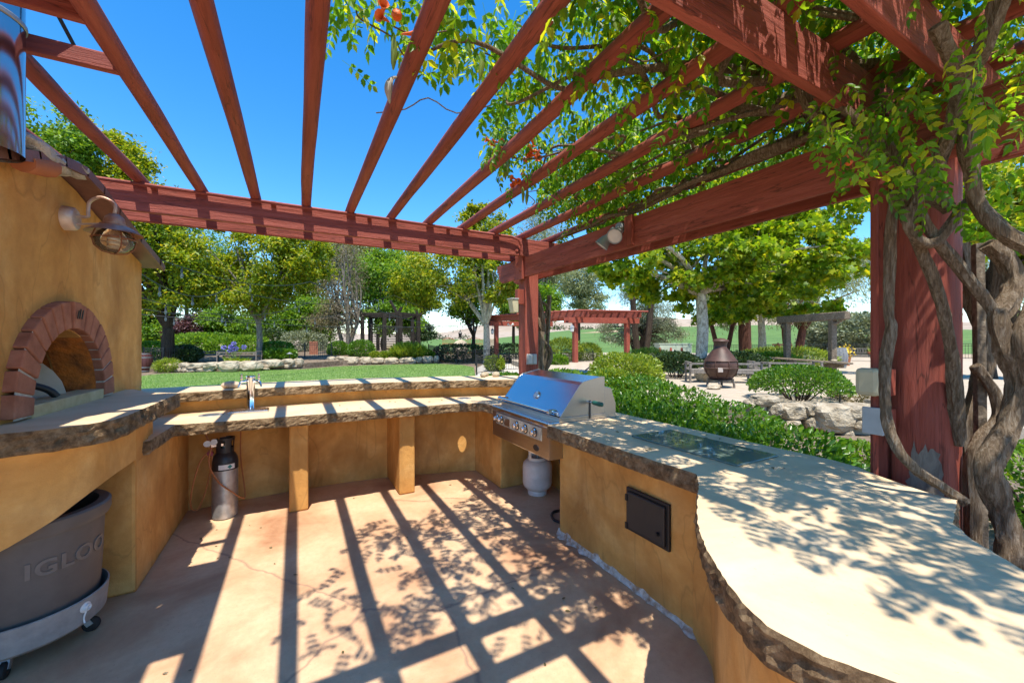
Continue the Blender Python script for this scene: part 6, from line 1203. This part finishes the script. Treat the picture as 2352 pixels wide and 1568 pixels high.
# brick planter and ornament
p = gnd(1690, 22.5, TZ); MB().box((p.x, p.y, TZ + 0.35), (1.0, 0.8, 0.75), Matrix.Rotation(-YAW + 0.3, 3, 'Z')).build('planter', 'brick', None, bevel=0.03, label='square brown planter at the foot of the dark red trunk', cat='planter')
p = gnd(1787, 23, TZ); so = thing('garden_figure', 'small dark pink cross shaped garden figure above the juniper', 'garden figure', tuple(p))
MB().tube([(p.x, p.y, TZ), (p.x, p.y, TZ + 0.8)], 0.03, 6).build('stake', 'black_iron', so); MB().lathe([(0.07, 0.8), (0.14, 0.9), (0.12, 1.12), (0.05, 1.2), (0.0, 1.25)], (p.x, p.y, TZ), 12).build('body', 'terracotta', so, smooth=True)
MB().bar((p.x - 0.30, p.y + 0.16, TZ + 1.12), (p.x + 0.30, p.y - 0.16, TZ + 1.12), 0.05, 0.09).build('arms', 'terracotta', so, bevel=0.02)
# path light
p = gnd(1929, 8.4, 0.25); pl = thing('path_light', 'grey mushroom cap path light above the sandstone wall', 'path light', tuple(p))
MB().tube([(p.x, p.y, 0.2), (p.x, p.y, 0.56)], 0.013, 8).build('stem', 'black_iron', pl, smooth=True); MB().lathe([(0.0, 0.385), (0.03, 0.38), (0.115, 0.315), (0.118, 0.305), (0.05, 0.31)], (p.x, p.y, 0.25), 20).build('cap', 'galvanised', pl, smooth=True)
p = gnd(665, 24.6, 0.36); pl = thing('path_light', 'low garden path light at the corner of the clipped box hedge', 'path light', tuple(p))
MB().tube([(p.x, p.y, 0.3), (p.x, p.y, 0.85)], 0.02, 6).build('stem', 'black_iron', pl); MB().lathe([(0.0, 0.58), (0.17, 0.48), (0.06, 0.49)], (p.x, p.y, 0.36), 14).build('cap', 'galvanised', pl, smooth=True)
# handrail near the grill
MB().tube([atD(1345, 850, 12.5), atD(1360, 838, 12.8), gnd(1362, 12.8, 0.0)], 0.025, 8).build('handrail', 'black_iron', None, smooth=True, label='short dark handrail poking up beside the lime bush', cat='handrail')
# brick pier by gate
p = gnd(720, 31.5, 0.5); MB().bb((p.x - 0.3, p.y - 0.3, 0.4), (p.x + 0.3, p.y + 0.3, 1.6)).build('brick_pier', 'brick', None, bevel=0.02, label='small brick pier behind the iron gate fence', cat='pier')

# string lights ------------------------------------------------------------------
def string_light(label, pts, sag, nb, r=0.008, s=1.0):
    t = thing('string_light', label, 'string light', tuple(pts[0])); allp = []
    for a, b in zip(pts[:-1], pts[1:]):
        for k in range(13):
            q = a.lerp(b, k / 12); q.z -= sag * 4 * (k / 12) * (1 - k / 12); allp.append(q)
    MB().tube(allp, r, 5).build('cable', 'black_plastic', t)
    L = len(allp) - 1
    for k in range(nb):
        x = (k + 0.5) / nb * L; i = int(x); q = allp[i].lerp(allp[min(i + 1, L)], x - i)
        so = MB().lathe([(0.0, 0.0), (0.012 * s, -0.002 * s), (0.020 * s, -0.05 * s), (0.019 * s, -0.10 * s), (0.0, -0.10 * s)], q - Vector((0, 0, 0.03 * s)), 8).build('socket', 'black_plastic', t, smooth=True)
        MB().tube([q, q - Vector((0, 0, 0.04 * s))], 0.004 * s, 4).build('hanger', 'black_plastic', so)
        MB().lathe([(0.016 * s, -0.13 * s), (0.026 * s, -0.165 * s), (0.036 * s, -0.20 * s), (0.034 * s, -0.225 * s), (0.018 * s, -0.245 * s), (0.0, -0.248 * s)], q, 10).build('bulb', 'bulb_glass', so, smooth=True)
    return t
hub = atD(1150, 735, 30)
strands = [((300, 570, 7.0), (712, 647, 14), 0.35, 3, 'thick festoon string leaving the oven corner, highest of the strands'), ((318, 625, 10), (520, 663, 16), 0.45, 3, 'festoon string starting below the oven roof tip, second highest strand'),
           ((712, 647, 14), (1150, 735, 30), 1.0, 6, 'festoon string running from mid lawn toward the far red pergola'), ((300, 675, 12), (720, 690, 20), 0.7, 4, 'festoon string hanging across the big dark maple fork'),
           ((300, 705, 14), (900, 690, 24), 0.8, 6, 'festoon string sagging in front of the slim sycamore trunk'), ((520, 663, 16), (905, 678, 26), 0.6, 5, 'festoon string between the slim sycamore and the gazebo'),
           ((905, 678, 26), (1150, 735, 30), 0.5, 5, 'festoon string from the gazebo top to the far red pergola'), ((300, 720, 15), (1150, 738, 30), 0.5, 8, 'lowest festoon string stretching the whole width of the lawn'),
           ((850, 745, 26), (1130, 738, 30), 0.3, 8, 'short festoon string with close bulbs against the pale hills')]
for a, b, sg, nb, lb in strands: string_light(lb, [atD(*a), atD(*b)], sg, nb, 0.014 if a[2] > 9 else 0.008, 0.9 if a[2] < 9 else 1.25)
# ================================================================== TRUMPET VINE
def compound(seed):
    rng = np.random.default_rng(seed); V = []; F = []
    def add(org, d, u, s):
        tv, tf = TOOTH; d = np.array(d, float); d /= np.linalg.norm(d); y = np.cross(u, d); y /= np.linalg.norm(y); z = np.cross(d, y); b = len(V)
        for p in tv: V.append(tuple(np.array(org) + s * (p[0] * d + p[1] * y * 1.05 + p[2] * z)))
        for f in tf: F.append(tuple(i + b for i in f))
    spine = [np.array((x, 0.02 * math.sin(x * 9 + seed), 0.04 * math.sin(x * 3) - 0.42 * x * x)) for x in np.linspace(0, 1, 6)]
    n = 4
    for k in range(n):
        t = 0.28 + 0.62 * k / (n - 1); i = min(int(t * 5), 4); o = spine[i] + (spine[i + 1] - spine[i]) * (t * 5 - i)
        for s in (-1, 1):
            add(o, (0.45 + 0.2 * rng.random(), s * 0.9, -0.5 - 0.35 * rng.random()), (0.1 * rng.normal(), 0.25 * rng.normal(), 1), 0.26 + 0.06 * rng.random())
    add(spine[5], (0.7, 0.05, -0.8), (0.3, 0, 1), 0.31)
    b = len(V)
    for p in spine: V.append((p[0], -0.006, p[2])); V.append((p[0], 0.006, p[2]))
    for i in range(5): F.append((b + 2 * i, b + 2 * i + 1, b + 2 * i + 3, b + 2 * i + 2))
    return np.array(V), F
COMP = [compound(k) for k in range(4)]
vine = thing('trumpet_vine', 'old trumpet vine with twisted trunks climbing the red post and covering the rafters', 'vine', (2.72, 0.50, 0))
rng = np.random.default_rng(99)
poly = [(0.22, 2.38), (0.85, 2.25), (1.22, 2.55), (1.52, 3.15), (2.05, 3.3), (2.5, 3.75), (3.2, 4.4), (4.7, 4.2), (4.8, -0.5), (1.3, -1.0), (1.15, -0.4), (1.3, 0.35), (0.5, 0.75), (-0.3, 0.95), (-0.45, 1.35), (0.0, 1.85)]
pts = []
while len(pts) < 5000:
    x = -0.5 + 5.3 * rng.random(); y = -1.0 + 5.5 * rng.random()
    w = 1.0 if in_poly(np.array([x]), np.array([y]), poly)[0] else 0.0
    g = 0.5 + 0.5 * mnoise.noise(Vector((x * 2.1, y * 2.1, 3.3))) * 1.6
    if x < 1.0: g *= 0.75
    if x < 0.3 and y < 1.9: g *= 0.45
    if 2.0 < x < 3.2 and 1.0 < y < 3.6: g += 0.25
    if 1.15 < x < 2.7 and -1.0 < y < 1.7: g += 0.35
    if 2.35 < x < 2.95 and -0.7 < y < 0.28: g *= 0.2
    if rng.random() < w * g:
        z = 3.17 + 0.10 * rng.random() + 0.40 * rng.random() ** 1.3 if rng.random() < 0.90 else 2.98 + 0.2 * rng.random()
        pts.append((x, y, z))
P = np.array(pts); n = len(P); a = rng.random(n) * 2 * math.pi
D = np.column_stack([np.cos(a), np.sin(a), -0.15 - 0.7 * rng.random(n)]); U = np.column_stack([0.4 * rng.normal(size=n), 0.4 * rng.normal(size=n), np.ones(n)]); S = 0.15 + 0.08 * rng.random(n)
# sprays hanging around the head of the near post
def spray(n, cu, cv, su, sv, d0, d1, s0):
    out = []
    for k in range(n):
        q = atD(cu + su * rng.normal(), cv + sv * rng.normal(), d0 + (d1 - d0) * rng.random()); out.append((q, Vector((rng.normal(), rng.normal(), -0.9 - 0.6 * rng.random())), Vector((rng.normal() * 0.6 - 0.5, rng.normal() * 0.6 - 0.3, 0.8)), s0 * (0.75 + 0.5 * rng.random())))
    return out
ex = spray(46, 1990, 300, 70, 55, 1.55, 1.85, 0.14) + spray(18, 2110, 410, 45, 35, 1.6, 1.8, 0.125) + spray(40, 2270, 120, 70, 90, 1.3, 1.9, 0.15) + spray(20, 2200, 230, 60, 40, 1.5, 1.9, 0.14) + spray(30, 2300, 420, 60, 60, 2.2, 3.0, 0.2) + spray(14, 2060, 190, 60, 40, 1.8, 2.05, 0.14)
P = np.vstack([P, [tuple(e[0]) for e in ex]]); D = np.vstack([D, [tuple(e[1]) for e in ex]]); U = np.vstack([U, [tuple(e[2]) for e in ex]]); S = np.concatenate([S, [e[3] for e in ex]])
dep = P[:, 0] * FW[0] + P[:, 1] * FW[1]; lat = P[:, 0] * RT[0] + P[:, 1] * RT[1]
inview = (dep > 0.6) & (np.abs(lat / np.maximum(dep, 0.1)) < 1.32) & ((P[:, 2] - CAMH) / np.maximum(dep, 0.1) < 0.9)
rank = np.argsort(-(S / np.maximum(dep, 0.1)) * inview); near = rank[:290]; rest = rank[290:]
comp_me = []
for k, (cv_, cf) in enumerate(COMP):
    me = bpy.data.meshes.new('leaf'); me.from_pydata([tuple(v) for v in cv_], [], cf); me.materials.append(MATS['vine_leaf']); comp_me.append(me)
off = root_off(vine)
for j in near:
    d = Vector(D[j]).normalized(); y = Vector(U[j]).cross(d).normalized(); z = d.cross(y); s = S[j]
    o = bpy.data.objects.new('leaf', comp_me[int(j) % 4]); COL.objects.link(o); o.parent = vine
    M = Matrix(((d.x * s, y.x * s, z.x * s, P[j][0] - off.x), (d.y * s, y.y * s, z.y * s, P[j][1] - off.y), (d.z * s, y.z * s, z.z * s, P[j][2] - off.z), (0, 0, 0, 1))); o.matrix_local = M
for k in range(4):
    q = [j for j in rest if j % 4 == k]; scatter('foliage', COMP[k], P[q], D[q], U[q], S[q], 'vine_leaf', vine)
# woody stems over the rafters
def wander(a, b, amp, seed, n=7):
    a = Vector(a); b = Vector(b); out = [a]
    for k in range(1, n):
        q = a.lerp(b, k / n); out.append(q + Vector((amp * mnoise.noise(Vector((k * 1.7, seed, 0))), amp * mnoise.noise(Vector((k * 1.7, seed, 5))), 0.35 * amp * mnoise.noise(Vector((k * 1.7, seed, 9))))))
    return out + [b]
def stem(pts, r0, r1, nm='stem', rough=0.22, n=9):
    sp_ = spline(pts, 6); m = len(sp_); return MB().tube(sp_, [r0 + (r1 - r0) * i / (m - 1) for i in range(m)], n, rough=rough).build(nm, 'vine_bark', vine, smooth=True)
J = (2.85, 1.0, 3.05)
tg = [(0.55, 2.15, 3.12), (1.0, 1.75, 3.16), (1.45, 2.85, 3.10), (1.9, 2.95, 3.13), (1.15, 2.2, 3.10), (2.35, 3.35, 3.10), (2.3, 2.2, 3.2), (2.8, 3.9, 3.10), (3.6, 3.6, 3.15), (3.9, 1.9, 3.2), (3.4, 2.8, 3.1), (1.6, 1.2, 3.15), (0.8, 1.2, 3.15), (3.0, 0.0, 3.2), (2.55, 2.7, 3.02)]
for k, t in enumerate(tg): stem(wander(J, t, 0.55, k * 3.3), 0.034 - 0.009 * (k % 3), 0.007)
tw = []
for k in range(60):
    b = P[rng.integers(0, 2000)]; e = b + np.array((rng.normal() * 0.35, rng.normal() * 0.35, 0.08 * rng.normal())); tw.append((b, e))
mb = MB()
for k, (b, e) in enumerate(tw): mb.tube(spline(wander(b, e, 0.2, k * 1.9, 4), 3), 0.0045, 5)
mb.build('twigs', 'vine_bark', vine, smooth=True, kind='stuff')
# stems lying along the right beam
for k in range(5): stem(wander((2.62 + 0.05 * k, 1.1 + 0.2 * k, 2.80 + 0.03 * k), (2.70 + 0.08 * k, 3.9 - 0.4 * k, 2.80 + 0.04 * k), 0.14, 60 + k * 2.1, 9), 0.022, 0.010)
# trunks around the near post, measured from the picture
def tk(px, d, r0, r1, rough=0.42, n=13): return stem([atD(u, v, (d if not isinstance(d, (list, tuple)) else d[i])) for i, (u, v) in enumerate(px)], r0, r1, 'trunk', rough, n)
tk([(2060, 440), (2048, 520), (2042, 640), (2040, 720), (2046, 760), (2036, 830), (2034, 930), (2050, 1010), (2100, 1075), (2160, 1115), (2220, 1155)], [1.80, 1.82, 1.84, 1.84, 1.83, 1.82, 1.80, 1.77, 1.74, 1.72, 1.68], 0.020, 0.020)
tk([(2070, 480), (2110, 560), (2150, 660), (2175, 760), (2190, 860), (2200, 950), (2205, 1020)], [1.80, 1.80, 1.81, 1.83, 1.86, 1.88, 1.90], 0.019, 0.025)
tk([(2095, 460), (2150, 545), (2215, 630), (2270, 700), (2310, 760)], [1.78, 1.76, 1.74, 1.72, 1.70], 0.020, 0.024)
tk([(2240, 240), (2222, 320), (2232, 400), (2245, 470), (2300, 530), (2380, 570)], [1.62, 1.64, 1.66, 1.66, 1.60, 1.55], 0.024, 0.030)
tk([(2270, 560), (2318, 610), (2325, 670), (2290, 730), (2310, 800), (2340, 880), (2318, 980), (2268, 1070), (2296, 1160), (2316, 1240), (2318, 1330), (2300, 1420)], [1.75, 1.74, 1.72, 1.70, 1.70, 1.70, 1.70, 1.70, 1.70, 1.68, 1.66, 1.66], 0.032, 0.042, 0.5, 16)
tk([(2380, 700), (2345, 770), (2360, 850), (2380, 900)], 1.66, 0.024, 0.028)
tk([(2205, 560), (2230, 680), (2262, 780), (2246, 880), (2222, 1000), (2230, 1120), (2225, 1260), (2220, 1400)], 2.06, 0.030, 0.044, 0.5, 16)
tk([(2240, 840), (2285, 900), (2292, 960), (2248, 1005), (2232, 1060), (2236, 1160), (2240, 1260)], 1.9, 0.020, 0.028)
tk([(2190, 300), (2160, 380), (2110, 450), (2085, 520), (2140, 560), (2210, 480), (2250, 440)], 1.74, 0.018, 0.020)
tk([(2150, 60), (2190, 150), (2230, 240), (2236, 330)], [1.45, 1.5, 1.6, 1.68], 0.022, 0.024)
tk([(2300, 0), (2260, 110), (2210, 200), (2170, 330), (2120, 400), (2080, 450), (2060, 480)], [1.40, 1.45, 1.55, 1.66, 1.74, 1.78, 1.80], 0.026, 0.024)
tk([(1900, 220), (1990, 290), (2060, 360), (2100, 430), (2180, 480)], [1.95, 1.9, 1.86, 1.82, 1.8], 0.020, 0.026)
tk([(1830, 190), (1880, 270), (1960, 330), (2040, 380)], [2.1, 2.05, 2.0, 1.95], 0.026, 0.026)
st = thing('vine_stake', 'weathered square wooden stake among the thick vine trunks', 'stake', tuple(atD(2250, 1400, 1.92)))
MB().bar(atD(2246, 560, 1.95), atD(2258, 1480, 1.92), 0.035, 0.035).build('stake', 'old_timber', st, bevel=0.004)
# flowers and pods
fm = MB().lathe([(0.003, 0.0), (0.006, 0.02), (0.009, 0.045), (0.014, 0.062), (0.024, 0.072), (0.026, 0.073)], (0, 0, 0), 8).build('flower', 'flower_orange', None, smooth=True); fme = fm.data; bpy.data.objects.remove(fm)
pm0 = MB().tube([(0, 0, 0), (0, 0.002, -0.02), (0.003, 0.004, -0.06), (0, 0.002, -0.10), (0, 0, -0.125)], [0.003, 0.010, 0.014, 0.010, 0.003], 8).build('seed_pod', 'pod_green', None, smooth=True); pme = pm0.data; bpy.data.objects.remove(pm0)
def put(me, nm, p, d, s):
    o = bpy.data.objects.new(nm, me); COL.objects.link(o); o.parent = vine; o.location = p - off; o.rotation_euler = d.to_track_quat('Z', 'Y').to_euler(); o.scale = (s, s, s)
for (u, v, d, nf, bx) in ((1150, 342, 3.25, 7, -1), (1232, 350, 3.2, 12, -0.6), (1195, 418, 3.55, 7, -1), (905, 62, 1.85, 4, -0.4), (1300, 198, 2.75, 2, -0.5), (1935, 345, 1.75, 3, 0)):
    c = atD(u, v, d)
    for k in range(nf): put(fme, 'flower', c + Vector((rng.normal(), rng.normal(), rng.normal())) * 0.025, Vector((bx + 0.7 * rng.normal(), 0.6 * rng.normal(), -0.25 + 0.5 * rng.normal())), 1.0 if d > 1.8 else 0.6)
    mb = MB().tube(spline([c, c + Vector((0.12, 0.05, 0.04)), c + Vector((0.3, 0.0, 0.10))], 4), 0.004, 5).build('twig', 'vine_bark', vine)
for (u, v, d) in ((1158, 372, 3.2), (1168, 365, 3.2), (1262, 362, 3.2), (1200, 428, 3.5), (1212, 432, 3.5), (1112, 118, 2.1), (905, 82, 1.85), (1450, 375, 3.3)): put(pme, 'seed_pod', atD(u, v, d), Vector((0.1 * rng.normal(), 0.1 * rng.normal(), 1)), 1.15)
# dried pod caught on a rafter
dp = MB(); q = onZ(905, 195, 2.96); dp.tube(spline([(q.x + 0.03, q.y, q.z + 0.05), (q.x - 0.01, q.y, q.z + 0.03), (q.x - 0.03, q.y, q.z - 0.03), (q.x - 0.02, q.y + 0.01, q.z - 0.10)], 4), [0.003, .004, .006, .008, .010, .014, .018, .02, .02, .018, .012, .008, .003], 8)
dp.build('dried_pod', 'dry_pod', None, smooth=True, label='dried grey seed husk caught on a bare rafter', cat='seed pod')
# vine on the corner post
v2 = thing('post_vine', 'bare twisted vine stems climbing the corner post behind the grill', 'vine', (3.0, 4.75, 0))
def st2(px, d, r0, r1): 
    sp_ = spline([atD(u, v, d) for u, v in px], 5); m = len(sp_); MB().tube(sp_, [r0 + (r1 - r0) * i / (m - 1) for i in range(m)], 9, rough=0.3).build('stem', 'vine_bark', v2, smooth=True)
st2([(1222, 640), (1226, 680), (1238, 730), (1242, 780), (1240, 830), (1242, 870), (1240, 940)], 5.75, 0.045, 0.075)
st2([(1226, 650), (1240, 690), (1250, 760), (1232, 730), (1222, 765), (1216, 800), (1222, 840)], 5.55, 0.030, 0.035)
st2([(1234, 690), (1258, 705), (1246, 740), (1240, 770), (1260, 795), (1266, 820), (1254, 850), (1246, 870), (1244, 940)], 5.8, 0.022, 0.030)
st2([(1215, 640), (1230, 665), (1232, 700), (1240, 760)], 5.6, 0.025, 0.035)
MB().bar(atD(1262, 678, 5.8), atD(1250, 930, 5.85), 0.05, 0.05).build('stake', 'old_timber', v2, bevel=0.004)
n = 60; q = np.array([tuple(atD(1195 + 25 * rng.normal(), 585 + 12 * rng.normal(), 5.6)) for _ in range(6)]); 
for (u, v, d) in ((1252, 660, 5.8), (1238, 650, 5.8)):
    c = np.array(atD(u, v, d)); m = 5; scatter('leaves', COMP[0], c + rng.normal(size=(m, 3)) * 0.06, rnd_unit(rng, m) + np.array((0, 0, -0.6)), rnd_unit(rng, m) + np.array((0, 0, 1)), np.full(m, 0.18), 'vine_leaf', v2)

# a few fallen leaves on the floor and counters
n = 70; fx_ = np.concatenate([rng.uniform(-0.7, 1.8, 40), rng.uniform(1.85, 2.6, 20), rng.uniform(-0.3, 1.6, 10)]); fy_ = np.concatenate([rng.uniform(1.5, 4.6, 40), rng.uniform(0.8, 2.4, 20), rng.uniform(4.2, 4.6, 10)]); fz_ = np.concatenate([np.full(40, 0.004), np.full(20, ZC + 0.004), np.full(10, ZC + 0.004)])
a = rng.random(n) * 6.28; scatter('fallen_leaves', TOOTH, np.column_stack([fx_, fy_, fz_]), np.column_stack([np.cos(a), np.sin(a), 0.05 * rng.normal(size=n)]), np.column_stack([0.2 * rng.normal(size=n), 0.2 * rng.normal(size=n), np.ones(n)]), 0.018 + 0.022 * rng.random(n), 'dry_leaf', label='few small dry leaves scattered on floor and counters', cat='leaves')
